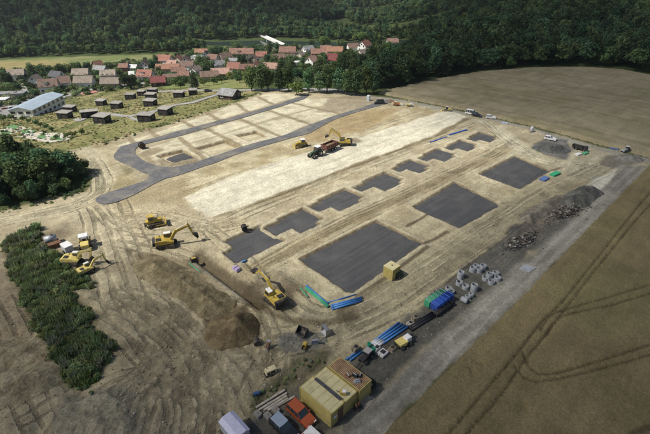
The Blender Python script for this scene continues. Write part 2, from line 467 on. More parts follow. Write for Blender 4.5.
def site_relief(x, y):
    h = 0.30 * (fbm(x, y, 0.09, 3) - 0.5) + 0.16 * (fbm(x, y, 0.7, 3) - 0.5)
    # graded streaks along the site, sweeping ruts in the foreground
    u = x * UA[0] + y * UA[1]; v = x * UB[0] + y * UB[1]
    h = h + 0.10 * (fbm(u * 0.05, v * 1.1, 1.0, 2) - 0.5)
    near = smooth(80, 58, y) * smooth(12, -2, x)
    cx, cy = g(-20, 330)
    rr = np.hypot(x - cx, y - cy); th = np.arctan2(y - cy, x - cx)
    h = h + near * 0.42 * (fbm(rr * 0.62 + 2.2 * fbm(x, y, 0.06, 2), th * 2.0, 1.0, 3) - 0.5)
    for p, w, hh, ro in RIDGES:
        lo, hi = p.min(0) - w - 3, p.max(0) + w + 3
        k = (x > lo[0]) & (x < hi[0]) & (y > lo[1]) & (y < hi[1])
        if not k.any(): continue
        xs, ys = x[k], y[k]
        d = np.hypot(xs - p[0][0], ys - p[0][1]) if len(p) == 1 else ldist(p, xs, ys)
        d = d * (1 + ro * 0.9 * (fbm(xs, ys, 0.45, 3) - 0.5))
        t = np.clip(1 - d / w, 0, 1)
        b = hh * (t * (1.15 - 0.15 * t)) * (1 + ro * (fbm(xs, ys, 0.9, 3) - 0.5))
        hk = h[k]; h[k] = np.maximum(hk, 0) * (t <= 0) + (t > 0) * (hk * (1 - np.minimum(1, t * 3)) + b) + np.minimum(hk, 0) * (t <= 0)
    return h

def carve(x, y, h):
    def cut(poly, depth, ramp):
        lo, hi = poly.min(0) - 3, poly.max(0) + 3
        k = (x > lo[0]) & (x < hi[0]) & (y > lo[1]) & (y < hi[1])
        if not k.any(): return
        s = sdist(poly, x[k], y[k]) + 0.8 * (fbm(x[k], y[k], 0.8, 3) - 0.5)
        t = smooth(-0.3, ramp, s)
        rim = 0.16 * smooth(-1.8, -0.5, s) * (1 - smooth(-0.4, 0.1, s))
        h[k] = h[k] * (1 - smooth(-1.2, 0, s) * 0.85) + rim - depth * t
    for kk, poly in PADS.items(): cut(poly, 0.42 if kk in ('wide', 'mid', 'far') else 0.55, 0.5)
    for poly in PITS: cut(poly, 0.75, 0.35)
    k = (x > -45) & (x < 0) & (y > 45) & (y < 90)
    d = ldist(TRENCH, x[k], y[k]); h[k] -= 1.3 * smooth(1.1, 0.5, d)
    # level under roads, pale strip and river bed
    for poly, z, soft in ((gp(ASPHALT), -0.02, 1.5), (STRIP, 0.16, 1.6), (ROADWAY, 0.02, 1.5), (FIELD_S, 0.0, 2), (FIELD_N, 0.0, 3)):
        lo, hi = poly.min(0) - 4, poly.max(0) + 4
        k = (x > lo[0]) & (x < hi[0]) & (y > lo[1]) & (y < hi[1])
        s = smooth(-soft, 0.1, sdist(poly, x[k], y[k]))
        h[k] = h[k] * (1 - s * 0.92) + z * s
    s = smooth(-6, 4, sdist(RIVER, x, y)); h -= 2.2 * s
    return h

def axis_steps(bands):
    out = []
    for a, b, st in bands:
        n = max(1, int(round((b - a) / st))); out += list(np.linspace(a, b, n, endpoint=False))
    out.append(bands[-1][1]); return np.array(out)

XS = axis_steps([(-3600, -900, 300), (-900, -420, 24), (-420, -150, 4), (-150, -75, 1.2), (-75, 80, 0.31), (80, 130, 0.8), (130, 300, 6), (300, 900, 24), (900, 3600, 300)])
YS = axis_steps([(-600, 0, 120), (0, 26, 2), (26, 92, 0.30), (92, 200, 0.55), (200, 330, 2.5), (330, 560, 5), (560, 1300, 22), (1300, 2000, 70), (2000, 6000, 400)])
GX, GY = np.meshgrid(XS, YS)
gx, gy = GX.ravel(), GY.ravel()

def ground_height(x, y):
    x = np.asarray(x, float); y = np.asarray(y, float)
    site = smooth(205, 185, y) * smooth(-140, -110, x) * smooth(150, 120, x)
    h = np.zeros(x.shape)
    k = site > 0
    if k.any(): h[k] = site_relief(x[k], y[k]) * site[k]
    h = h + np.where(k, 0, 0.3 * (fbm(x, y, 0.05, 2) - 0.5))
    h = carve(x, y, h)
    return h + land(x, y)

def HZ(x, y):
    return float(ground_height(np.array([float(x)]), np.array([float(y)]))[0])

gz = ground_height(gx, gy)

# ---- colours of the soil, with some painted shade
C = np.empty((len(gx), 3)); C[:] = (0.055, 0.075, 0.026)
SITE_IN = sdist(SITE, gx, gy) > 0
n_big = fbm(gx, gy, 0.035, 4); n_mid = fbm(gx, gy, 0.22, 4); n_fin = fbm(gx, gy, 1.1, 3)
def mixc(k, col, w):
    w = np.asarray(w)[:, None]; C[k] = C[k] * (1 - w) + np.array(col) * w
def paint(poly, col, soft=1.0, rag=1.5, amt=1.0, col2=None, f2=None):
    lo, hi = poly.min(0) - soft - rag, poly.max(0) + soft + rag
    k = np.where((gx > lo[0]) & (gx < hi[0]) & (gy > lo[1]) & (gy < hi[1]))[0]
    if not len(k): return
    s = sdist(poly, gx[k], gy[k]) + rag * 2 * (n_mid[k] - 0.5)
    w = smooth(-soft / 2, soft / 2, s) * amt
    if col2 is None: mixc(k, col, w)
    else:
        f = (n_mid[k] if f2 is None else f2[k]); f = smooth(0.38, 0.62, f)[:, None]
        c = np.array(col) * (1 - f) + np.array(col2) * f
        C[k] = C[k] * (1 - w[:, None]) + c * w[:, None]
def line(px, width, col, amt=1.0, rag=0.4, ground=False, dz=0.0):
    p = np.asarray(px, float) if ground else spline([g(*q) for q in px], 6)
    lo, hi = p.min(0) - width - 2, p.max(0) + width + 2
    k = np.where((gx > lo[0]) & (gx < hi[0]) & (gy > lo[1]) & (gy < hi[1]))[0]
    if not len(k): return
    d = ldist(p, gx[k], gy[k]) + rag * (n_fin[k] - 0.5)
    w = smooth(width / 2 + 0.18, width / 2 - 0.18, d) * amt
    mixc(k, col, w)
    if dz: gz[k] += dz * w
def band(px, width, col, amt=1.0, rag=1.5, soft=1.2):
    p = spline([g(*q) for q in px], 6)
    lo, hi = p.min(0) - width - 3, p.max(0) + width + 3
    k = np.where((gx > lo[0]) & (gx < hi[0]) & (gy > lo[1]) & (gy < hi[1]))[0]
    if not len(k): return
    d = ldist(p, gx[k], gy[k]) + rag * 2 * (n_mid[k] - 0.5)
    mixc(k, col, smooth(width / 2 + soft / 2, width / 2 - soft / 2, d) * amt)

SOIL, PALE, PLOT, BROWN, DARKB = (0.30, 0.245, 0.155), (0.50, 0.455, 0.35), (0.44, 0.385, 0.27), (0.20, 0.15, 0.092), (0.115, 0.085, 0.055)
GREY, STONE, DRYG, GRASS = (0.085, 0.083, 0.080), (0.30, 0.285, 0.255), (0.27, 0.235, 0.115), (0.125, 0.140, 0.052)
paint(FARMEADOW, (0.145, 0.175, 0.065), 3, 4, 1, (0.20, 0.20, 0.095), n_big)
paint(gp([(-200, 78), (-100, 68), (0, 62), (45, 60), (70, 63), (30, 70), (-100, 80)]), (0.27, 0.225, 0.10), 6, 6, 0.8)
paint(VILLAGE, (0.075, 0.095, 0.035), 4, 3, 1, (0.14, 0.13, 0.095), n_mid)
paint(VILLGRASS, (0.15, 0.19, 0.06), 2, 2, 1, (0.21, 0.205, 0.085), n_mid)
paint(MEADOW, GRASS, 1.5, 2, 1, DRYG, n_mid)
paint(gp([(100, 118), (165, 106), (250, 95), (262, 92), (205, 113), (110, 140), (60, 158), (60, 146)]), (0.13, 0.15, 0.05), 3, 3, 0.7, (0.24, 0.22, 0.10), n_fin)
paint(SITE, SOIL, 1.5, 2, 1)
paint(SITE, (0.385, 0.325, 0.215), 3, 2, 0.8 * smooth(0.45, 0.62, n_mid)[0:1].mean() + 0.15)
# left of the new road: sandy, with weeds
paint(gp([(96, 141), (118, 142), (112, 152), (112, 166), (138, 178), (146, 183), (100, 196), (88, 190), (97, 172), (70, 158)]), (0.37, 0.315, 0.20), 2, 2, 0.9, (0.29, 0.24, 0.13), n_mid)
paint(gp([(88, 158), (97, 166), (96, 184), (86, 190), (86, 172)]), (0.10, 0.11, 0.042), 2, 2.5, 0.8)
paint(gp([(120, 164), (134, 170), (128, 174), (118, 168)]), (0.14, 0.13, 0.06), 2, 1.5, 0.6)
# plots between the new roads
paint(gp([(115, 146), (205, 116), (268, 93), (303, 95), (282, 101), (190, 128), (125, 148)]), PLOT, 1.0, 0.8, 1, (0.50, 0.45, 0.33), n_mid)
paint(gp([(140, 150), (190, 134), (273, 109.5), (308, 98), (378, 100), (332, 116), (282, 135.5), (203, 159), (176, 166), (160, 166), (140, 157)]), PLOT, 1.0, 0.8, 1, (0.50, 0.45, 0.33), n_mid)
for a, b in [((146, 128.5), (157, 136)), ((179, 119), (192, 126.5)), ((206, 112), (219, 120)), ((236, 103.5), (248, 112)), ((258, 97), (273, 104)),
             ((180, 138), (206, 160)), ((207, 129), (246, 149)), ((240, 119), (282, 137)), ((269, 110.5), (318, 127)), ((292, 103), (346, 115)),
             ((126, 134), (134, 143))]:
    band([a, ((a[0] + b[0]) / 2, (a[1] + b[1]) / 2), b], 2.0, (0.255, 0.20, 0.12), 0.85, 0.4, 0.8)
band([(172, 146), (205, 140), (240, 129), (285, 116), (330, 104)], 1.8, (0.30, 0.25, 0.155), 0.55, 0.6, 1.0)
paint(gp([(142, 152), (158, 146), (164, 150), (150, 156), (160, 164), (150, 164), (140, 156)]), (0.24, 0.185, 0.11), 1.5, 1, 0.8)
paint(gp([(157, 160), (197, 158), (200, 162), (176, 166), (160, 167)]), (0.20, 0.155, 0.095), 1.5, 0.8, 0.8)
paint(gp([(330, 98), (372, 95), (385, 99), (345, 112), (318, 112)]), (0.235, 0.185, 0.125), 3, 2, 0.75)
# strip of worked earth between road and pale strip
paint(gp([(130, 200), (205, 168), (300, 137), (340, 120), (392, 103), (450, 108), (440, 113), (352, 140), (262, 168), (185, 198), (150, 208)]), (0.355, 0.285, 0.165), 2, 2, 1, (0.43, 0.37, 0.24), n_mid)
paint(gp([(300, 128), (362, 110), (400, 108), (372, 128), (330, 142), (306, 142)]), (0.31, 0.225, 0.115), 3, 2, 0.8)
paint(gp([(110, 206), (140, 190), (186, 176), (188, 196), (196, 212), (160, 214), (120, 214)]), (0.32, 0.255, 0.15), 3, 2, 0.8)
paint(STRIP, PALE, 0.8, 0.8, 1)
paint(STRIP, (0.55, 0.505, 0.40), 3, 2, 0.6)
band([(215, 219), (255, 205), (300, 188), (350, 168), (400, 150), (440, 134), (466, 119)], 1.8, (0.20, 0.155, 0.09), 0.85, 0.5, 0.8)
band([(212, 222), (255, 210), (300, 193), (350, 173), (400, 155), (440, 139), (478, 124)], 2.2, (0.385, 0.33, 0.22), 0.8, 0.8, 1)
# haul track from the left edge, sandy
band([(-60, 232), (0, 221), (40, 214), (75, 205), (100, 190), (104, 176), (95, 160), (86, 150)], 5.5, (0.43, 0.375, 0.255), 0.85, 1.2, 2)
band([(60, 212), (90, 216), (110, 228), (120, 250), (116, 275)], 6.5, (0.40, 0.345, 0.235), 0.75, 1.2, 3)
band([(95, 214), (130, 210), (165, 208), (200, 222)], 6, (0.40, 0.34, 0.225), 0.6, 1.5, 3)
# around and between the pads: scraped subsoil, pale, some brown
paint(gp([(205, 222), (300, 190), (400, 152), (462, 130), (500, 128), (560, 170), (520, 196), (440, 250), (350, 312), (300, 300), (240, 270)]), (0.36, 0.30, 0.195), 3, 2.5, 0.9, (0.42, 0.365, 0.25), n_mid)
band([(252, 268), (300, 244), (345, 222), (400, 197), (450, 174), (500, 152), (520, 140)], 4.2, (0.27, 0.215, 0.13), 0.8, 0.8, 1.4)
band([(262, 262), (300, 240), (345, 218), (400, 193), (450, 170), (498, 150)], 1.2, (0.40, 0.35, 0.24), 0.5, 0.6, 0.8)
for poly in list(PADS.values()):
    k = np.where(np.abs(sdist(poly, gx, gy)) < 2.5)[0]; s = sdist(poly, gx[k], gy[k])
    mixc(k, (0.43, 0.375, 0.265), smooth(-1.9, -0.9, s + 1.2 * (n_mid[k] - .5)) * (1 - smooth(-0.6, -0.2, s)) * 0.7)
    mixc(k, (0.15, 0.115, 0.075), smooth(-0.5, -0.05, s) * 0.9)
for poly in PITS:
    k = np.where((np.abs(gx + 40) < 40) & (np.abs(gy - 130) < 40))[0]; s = sdist(poly, gx[k], gy[k])
    mixc(k, (0.21, 0.155, 0.085), smooth(-0.4, 0.1, s) * (1 - smooth(0.3, 1.0, s)))
    mixc(k, (0.42, 0.36, 0.24), smooth(0.5, 1.2, s) * 0.8)
# banks between the terraces on the pad side
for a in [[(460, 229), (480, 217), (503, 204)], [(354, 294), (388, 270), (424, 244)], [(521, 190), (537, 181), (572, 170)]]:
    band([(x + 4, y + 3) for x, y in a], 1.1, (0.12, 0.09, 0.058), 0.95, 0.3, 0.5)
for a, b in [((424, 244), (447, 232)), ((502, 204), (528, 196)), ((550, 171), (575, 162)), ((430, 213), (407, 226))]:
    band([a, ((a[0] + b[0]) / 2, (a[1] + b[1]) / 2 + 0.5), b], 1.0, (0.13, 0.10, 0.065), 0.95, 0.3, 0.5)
# track round the lower edge of the pads, light sand
band([(286, 306), (330, 322), (380, 306), (430, 268), (480, 232), (540, 194), (590, 166), (640, 162)], 7.5, (0.375, 0.325, 0.22), 0.85, 1.2, 3)
band([(500, 128), (520, 146), (545, 160), (575, 166), (620, 168)], 5.0, (0.44, 0.39, 0.28), 0.85, 1.0, 2)
band([(476, 120), (492, 126), (512, 146), (535, 156)], 3.0, (0.45, 0.40, 0.29), 0.7, 0.8, 1)
paint(gp([(560, 150), (620, 150), (648, 160), (620, 184), (570, 180)]), (0.40, 0.355, 0.26), 3, 3, 0.8)
band([(300, 89), (330, 92), (395, 100), (450, 110.5), (500, 121), (560, 138), (610, 151), (650, 161), (760, 196)], 3.6, STONE, 0.75, 0.8, 1.4)
band([(310, 92), (395, 98), (450, 108.5), (540, 129), (600, 146)], 1.6, (0.12, 0.115, 0.05), 0.8, 0.8, 1.2)
# dark gravel heaps, storage yard, stone road
paint(gp([(533, 143), (550, 138), (568, 140), (572, 150), (566, 160), (548, 156), (534, 149)]), (0.10, 0.097, 0.094), 2, 1.5, 0.95, (0.16, 0.155, 0.15), n_mid)
paint(gp([(606, 156), (640, 152), (645, 162), (612, 168), (600, 164)]), (0.17, 0.155, 0.135), 2, 1.5, 0.85)
paint(STORE, GREY, 1.6, 1.6, 0.95, (0.115, 0.11, 0.10), n_mid)
paint(gp([(505, 236), (540, 207), (570, 190), (598, 184), (604, 190), (584, 206), (560, 222), (530, 240), (512, 246)]), (0.135, 0.115, 0.100), 2, 1.5, 0.9, (0.10, 0.095, 0.09), n_mid)
paint(gp([(530, 218), (560, 198), (572, 206), (540, 226)]), (0.235, 0.195, 0.155), 2, 1.2, 0.8)
paint(gp([(592, 176), (622, 170), (628, 182), (604, 192), (580, 190)]), (0.50, 0.485, 0.44), 2.5, 1.5, 0.8)
paint(ROADWAY, (0.225, 0.208, 0.180), 1.0, 0.7, 1, (0.30, 0.28, 0.245), n_mid)
for dd, cc, ww in ((-1.0, (0.37, 0.355, 0.325), 0.7), (1.0, (0.36, 0.345, 0.315), 0.7), (-2.3, (0.19, 0.18, 0.16), 0.8), (2.4, (0.19, 0.18, 0.16), 0.9)):
    p = spline([g(*q) for q in [(345, 450), (400, 410), (448, 350), (500, 300), (545, 258), (586, 220), (616, 189), (640, 167)]], 6)
    line(offset_line(p, dd), ww, cc, 0.55, 0.8, True)
band([(398, 430), (474, 352), (526, 301), (563, 261), (602, 221), (632, 190)], 1.5, (0.075, 0.078, 0.033), 0.9, 0.9, 0.8)
# foreground: greyer subsoil
paint(gp([(-200, 330), (0, 300), (60, 375), (110, 385), (116, 345), (100, 300), (150, 262), (240, 305), (270, 350), (300, 372), (250, 412), (225, 450), (-300, 700)]), (0.245, 0.205, 0.145), 6, 4, 0.7, (0.31, 0.265, 0.185), n_mid)
paint(gp([(-200, 255), (2, 250), (18, 292), (40, 338), (62, 376), (40, 372), (-200, 372)]), (0.245, 0.185, 0.12), 3, 3, 0.75, (0.20, 0.155, 0.105), n_mid)
paint(gp([(62, 392), (106, 382), (130, 395), (150, 440), (60, 460)]), (0.155, 0.14, 0.115), 3, 3, 0.8, (0.20, 0.18, 0.145), n_mid)
paint(gp([(128, 250), (200, 262), (222, 300), (206, 316), (172, 292), (138, 272)]), (0.165, 0.13, 0.08), 2, 2, 0.85, (0.22, 0.175, 0.11), n_fin)
paint(gp([(204, 318), (222, 306), (246, 306), (260, 322), (256, 340), (232, 347), (210, 340)]), (0.125, 0.092, 0.055), 1, 1, 0.95, (0.175, 0.13, 0.08), n_fin)
paint(gp([(262, 268), (300, 286), (300, 312), (286, 316), (270, 306)]), (0.17, 0.135, 0.09), 2, 1.5, 0.7)
paint(gp([(-20, 376), (40, 368), (52, 384), (20, 402), (-20, 400)]), (0.14, 0.115, 0.08), 2, 2, 0.8)
paint(gp([(-20, 338), (36, 342), (46, 356), (-20, 364)]), (0.19, 0.14, 0.09), 2, 2, 0.7)
paint(gp([(252, 394), (286, 372), (300, 356), (330, 352), (328, 368), (302, 382), (276, 396), (252, 418), (240, 430)]), (0.075, 0.075, 0.04), 1.5, 2.0, 0.85, (0.15, 0.13, 0.085), n_fin)
paint(gp([(276, 338), (310, 330), (326, 346), (310, 356), (282, 350)]), (0.13, 0.125, 0.115), 2, 1.5, 0.75)
paint(SHRUB, (0.10, 0.085, 0.045), 2, 1, 0.9)
line([(196, 262), (220, 279), (247, 300)], 1.5, (0.40, 0.375, 0.31), 0.9, 0.2)
k = np.where((gx > -45) & (gx < 5) & (gy > 45) & (gy < 90))[0]; d_ = ldist(TRENCH, gx[k], gy[k])
mixc(k, (0.095, 0.072, 0.045), smooth(2.2, 0.9, d_ + 0.8 * (n_fin[k] - 0.5)) * 0.85)
# curved bank below the pads
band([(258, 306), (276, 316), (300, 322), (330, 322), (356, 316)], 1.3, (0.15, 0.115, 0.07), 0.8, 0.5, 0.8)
for px_, r_, c_k in [((200, 252), 2.2, (.12, .09, .055)), ((150, 258), 3.0, (.17, .13, .08)), ((254, 286), 2.0, (.08, .06, .04)), ((290, 292), 2.6, (.12, .09, .06)), ((262, 300), 2.4, (.11, .085, .055)), ((356, 141), 2.2, (.17, .125, .07)), ((300, 146), 2.5, (.24, .18, .10)),
                     ((82, 270), 3.5, (.16, .13, .085)), ((58, 234), 3.0, (.16, .12, .08)), ((120, 268), 4.0, (.21, .17, .11)), ((345, 312), 2.0, (.16, .125, .08)), ((170, 330), 3.5, (.20, .165, .115)), ((130, 350), 3.0, (.19, .155, .105))]:
    q = np.array(g(*px_)); paint(np.array([q + r_ * np.array((math.cos(a), .8 * math.sin(a))) for a in np.linspace(0, 6, 9)]), c_k, 2.5, 2.0, .75)  # dark disturbed soil and shadows near the machines, painted as patches
# wheel tracks: dark compacted pairs with light crumbs between
RUT = np.full(len(gx), 1.5)
def tracks(px, offs, gauge=2.0, w=0.5, amt=0.62, dark=None):
    c = spline([g(*q) for q in px], 8)
    for i, o in enumerate(offs):
        c2 = c + 0.5 * (np.stack([fbm(c[:, 0] + 9 * i, c[:, 1], .15, 2), fbm(c[:, 0], c[:, 1] + 9 * i, .15, 2)], 1) - .5) * 2
        for s in (-gauge / 2, gauge / 2):
            p = offset_line(c2, o + s); lo, hi = p.min(0) - 2, p.max(0) + 2
            k = np.where((gx > lo[0]) & (gx < hi[0]) & (gy > lo[1]) & (gy < hi[1]))[0]
            d = ldist(p, gx[k], gy[k]); RUT[k] = np.minimum(RUT[k], d)
            gz[k] -= 0.07 * smooth(.4, .1, d)
tracks([(100, 204), (112, 232), (122, 262), (140, 300), (172, 340), (214, 376), (236, 420)], (-4, -1.6, 0.7, 2.6, 5))
tracks([(118, 240), (150, 246), (185, 258), (196, 262)], (-1, 1.2))
tracks([(96, 300), (130, 322), (165, 352), (180, 400), (176, 440)], (-3, -0.5, 1.6, 3.6), amt=0.52)
tracks([(120, 440), (140, 392), (180, 360), (240, 352), (300, 340), (340, 326), (400, 298), (480, 240), (560, 190), (610, 166)], (-2.2, -0.6, 0.9, 2.4), amt=0.6)
tracks([(286, 300), (310, 316), (344, 318), (380, 304), (430, 270)], (-1.4, 0.4, 2.0), amt=0.5)
tracks([(0, 222), (40, 215), (76, 206), (100, 192), (102, 176), (92, 158)], (-1.2, 0.2, 1.5), amt=0.55)
tracks([(95, 206), (108, 220), (126, 226), (160, 230), (220, 224), (260, 208), (350, 172), (440, 138), (480, 124)], (-0.6, 1.0), amt=0.52)
tracks([(258, 270), (345, 224), (450, 175), (515, 142)], (-1.2, 0.2, 1.4), amt=0.55)
tracks([(482, 121), (505, 140), (540, 158), (590, 166)], (-0.3, 1.1), amt=0.5)
tracks([(110, 300), (135, 300), (165, 316), (195, 350), (205, 395), (200, 440)], (-2.6, -1.2, .4, 1.8), w=.4)
tracks([(60, 440), (90, 400), (140, 376), (190, 380), (230, 400)], (-2, -.5, 1), w=.4)
tracks([(205, 226), (225, 245), (250, 268), (262, 280)], (-.6, .9), w=.45)
tracks([(226, 300), (250, 310), (262, 330), (270, 360), (255, 395)], (-1.2, .2, 1.6), w=.45)
tracks([(120, 216), (160, 216), (210, 226), (240, 222)], (-1.5, 0, 1.4), w=.45)
tracks([(330, 330), (400, 292), (470, 246), (540, 200), (600, 168)], (-1.6, 0, 1.5), w=.45)
tracks([(0, 300), (20, 340), (40, 380), (60, 420)], (-3, -1, 1), amt=0.52)
tracks([(20, 420), (60, 396), (90, 410), (110, 440)], (-1, 1), amt=0.52)
for i in range(26):                              # bulldozer passes on the pale strip and the worked strip
    t0 = random.uniform(0, 0.75); o = random.uniform(-5.5, 5.5)
    a = np.array(g(200, 206)); b = np.array(g(455, 115)); p0, p1 = a + (b - a) * t0, a + (b - a) * (t0 + random.uniform(0.12, 0.3))
    line(np.array([p0, (p0 + p1) / 2 + random.uniform(-.3, .3), p1]) + np.array(UB) * o, 0.5, random.choice([(0.60, 0.565, 0.47), (0.40, 0.35, 0.25)]), 0.3, 0.4, True)
for i in range(50):
    t0 = random.uniform(0, 0.85); o = random.uniform(-13, -6.5)
    a = np.array(g(200, 206)); b = np.array(g(455, 115)); p0, p1 = a + (b - a) * t0, a + (b - a) * (t0 + random.uniform(0.03, 0.14))
    line(np.array([p0, (p0 + p1) / 2 + random.uniform(-.6, .6), p1]) + np.array(UB) * o, random.uniform(.4, 1.2), random.choice([(0.50, 0.45, 0.33), (0.24, 0.18, 0.10), (0.46, 0.41, 0.29)]), 0.45, 0.8, True)
C *= (1 + 0.28 * (fbm(gx, gy, 2.0, 2) - 0.5))[:, None]
# streaky wear along the site
u_ = gx * UA[0] + gy * UA[1]; v_ = gx * UB[0] + gy * UB[1]
C *= (1 + 0.30 * (fbm(u_ * 0.07, v_ * 0.9, 1.0, 3) - 0.5) * smooth(190, 170, gy))[:, None]
sat_ = np.where(SITE_IN, 0.10, 0.0)[:, None]; lum_ = (C @ np.array((.3, .55, .15)))[:, None]
C = C * (1 - sat_) + lum_ * sat_ * np.array((1.0, 1.0, 0.97))
C *= (1 + 0.35 * (fbm(gx + 50, gy, 0.5, 4) - 0.5) * SITE_IN)[:, None]
shade_ = smooth(100, 70, gy - 0.55 * gx) * SITE_IN  # cloud shade over foreground and pads, painted into the soil colour
C *= (1 - 0.08 * shade_)[:, None] * (1 + np.outer(shade_, (0.0, -0.01, -0.05)))
C = np.where(SITE_IN[:, None], C * np.array((0.975, 0.99, 0.955)), C)
bright_ = smooth(.30, .46, C[:, 1]) * SITE_IN
C *= (1 + 0.11 * bright_)[:, None]
C = np.clip(C, 0.01, 0.8)

# lateral / lengthwise coordinate of the machine passes: along the site, and sweeping round in the foreground
cx_, cy_ = g(-20, 330); rr_ = np.hypot(gx - cx_, gy - cy_); th_ = np.arctan2(gy - cy_, gx - cx_)
wn_ = smooth(84, 62, gy) * smooth(14, -6, gx)
warp_ = 6 * fbm(gx, gy, .05, 2)
FLOW = np.stack([u_ / 7.0, (v_ + 1.2 * fbm(gx, gy, .04, 2)) / 0.55, np.zeros(len(gx))], 1)
SWEEP = np.stack([th_ * 3.0, (rr_ + warp_) / 0.6, np.zeros(len(gx))], 1)
nx, ny = len(XS), len(YS)
ii = np.arange(nx * ny).reshape(ny, nx)
quads = np.stack([ii[:-1, :-1], ii[:-1, 1:], ii[1:, 1:], ii[1:, :-1]], -1).reshape(-1, 4)
EARTH = ground_mat('earth', fine=1.7, var=0.24, bump=0.27, streak=0.22, speck=0.22, sweep=True, rut=True)
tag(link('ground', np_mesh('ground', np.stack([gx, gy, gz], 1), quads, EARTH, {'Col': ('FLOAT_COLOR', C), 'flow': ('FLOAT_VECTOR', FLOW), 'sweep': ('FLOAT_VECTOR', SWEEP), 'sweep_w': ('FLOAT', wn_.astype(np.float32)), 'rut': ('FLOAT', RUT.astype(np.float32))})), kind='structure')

# ------------------------------------------------------------------ laid surfaces
def sheet(name, poly, z0, z1, m, label=None, cat=None, kind='structure'):
    p = [tuple(q) for q in poly]
    bm = bmesh.new()
    lo = [bm.verts.new((x, y, z0 + HILL(x, y))) for x, y in p]; hi = [bm.verts.new((x, y, z1 + HILL(x, y))) for x, y in p]
    f = bm.faces.new(hi)
    for i in range(len(p)): bm.faces.new((lo[i], lo[(i + 1) % len(p)], hi[(i + 1) % len(p)], hi[i]))
    bmesh.ops.triangulate(bm, faces=[f])
    bmesh.ops.recalc_face_normals(bm, faces=bm.faces)
    me = bpy.data.meshes.new(name); bm.to_mesh(me); bm.free(); me.materials.append(m)
    return tag(link(name, me), label, cat, kind=kind)

ASPH = mat('asphalt', (0.115, 0.115, 0.118), 0.85, var=0.16, scale=0.8, bump=0.01, dirt=(0.27, 0.24, 0.18, 0.6), dscale=.18)
GRAV = mat('gravel', (0.064, 0.065, 0.067), 0.95, var=0.16, scale=4.5, bump=0.06, dirt=(0.125, 0.122, 0.118, 0.40), dscale=.22, passes=.15)
sheet('asphalt_road', spline(list(gp(ASPHALT)) + [gp(ASPHALT)[0]], 3)[:-1], -0.25, 0.12, ASPH)
def grow(poly, d):
    c = poly.mean(0); out = []
    n = len(poly)
    for i in range(n):
        a, b, e = poly[i - 1], poly[i], poly[(i + 1) % n]
        t1 = (b - a) / np.linalg.norm(b - a); t2 = (e - b) / np.linalg.norm(e - b)
        ar = 0.5 * sum(poly[j - 1][0] * poly[j][1] - poly[j][0] * poly[j - 1][1] for j in range(n))
        s = 1 if ar > 0 else -1
        nrm = np.array([t1[1] + t2[1], -t1[0] - t2[0]]) * s; nrm /= np.linalg.norm(nrm) + 1e-9
        out.append(b + nrm * d)
    return np.array(out)
for k_, poly in PADS.items():
    big = k_ in ('wide', 'mid', 'far')
    sheet('gravel_pad', grow(poly, 0.25), -0.6, -0.27 if big else -0.38, GRAV)
sheet('gravel_pad', PITFILL, -1.1, -0.60, GRAV)
WATER = mat('river_water', (0.035, 0.055, 0.045), 0.12, var=0.1, scale=0.02, spec=0.5)
sheet('river', grow(RIVER, 3), -2.0, -1.2, WATER)
LANE = mat('village_lane', (0.30, 0.29, 0.275), 0.9, var=0.12, scale=0.2, dirt=(0.2, 0.19, 0.16, 0.4))
def strip(name, px, width, m, dz=0.09, ground=False, drape=True):
    p = np.asarray(px) if ground else spline([g(*q) for q in px], 5)
    L_, R_ = offset_line(p, width / 2), offset_line(p, -width / 2)
    n = len(p)
    z = [max(HILL(*a), HILL(*b)) if drape else 0.0 for a, b in zip(L_, R_)]
    vs = [(a[0], a[1], zz + dz + 0.12) for a, zz in zip(L_, z)] + [(a[0], a[1], zz + dz + 0.12) for a, zz in zip(R_, z)]
    vs += [(v[0], v[1], v[2] - 0.5) for v in vs]
    fs = [(i, i + 1, n + i + 1, n + i) for i in range(n - 1)] + [(i, 2 * n + i, 2 * n + i + 1, i + 1) for i in range(n - 1)] + [(n + i, n + i + 1, 3 * n + i + 1, 3 * n + i) for i in range(n - 1)]
    me = bpy.data.meshes.new(name); me.from_pydata(vs, [], fs); me.materials.append(m); me.update()
    return tag(link(name, me), kind='structure')
strip('village_road', [(-120, 124), (-40, 112), (0, 105.5), (34, 100), (66, 95.5), (85, 91.5), (110, 87), (135, 84), (160, 82)], 6.5, LANE)
strip('village_path', [(148, 93), (165, 91.5), (200, 90.5), (240, 90.5), (275, 90), (310, 89.5), (345, 91)], 3.2, LANE)
strip('cabin_path', [(99, 113), (116, 115), (128, 116.5), (138.5, 115), (159, 110.5), (175, 105.6), (192, 103), (205, 99), (216, 95.5), (222, 92)], 2.4, LANE)
strip('cabin_path', [(128, 116.5), (133, 119), (143, 121.5)], 1.6, LANE)
strip('cabin_path', [(87, 117), (80, 121), (76, 119)], 2.2, LANE)
strip('village_lane', [(12, 98), (22, 95), (27, 90), (20, 84), (12, 80)], 4.5, LANE)
strip('village_lane', [(196, 66), (200, 73), (205, 80), (190, 86)], 3.5, LANE, 0.08)
strip('village_lane', [(290, 60), (302, 54), (309, 50), (300, 46), (284, 46)], 4.0, LANE, 0.07)
strip('hill_road', [(297, 30.5), (307, 28.0), (312, 25.5), (312.5, 23.2), (315, 21.5)], 8.0, mat('pale_road', (0.55, 0.55, 0.53), 0.9, var=0.06), 0.5)
PLAZA = mat('plaza_red', (0.42, 0.20, 0.16), 0.9, var=0.1, scale=0.5)
sheet('red_forecourt', gp([(80, 93.5), (95, 90.2), (98, 91.8), (84, 95.3)]), -0.2, 0.235, PLAZA)
sheet('car_park', gp([(-70, 117), (-20, 108), (0, 107), (17, 104.5), (18, 113), (14, 116), (-5, 118), (-60, 130)]), -0.2, 0.10, mat('car_park', (0.22, 0.215, 0.205), 0.9, var=0.1, scale=0.3))
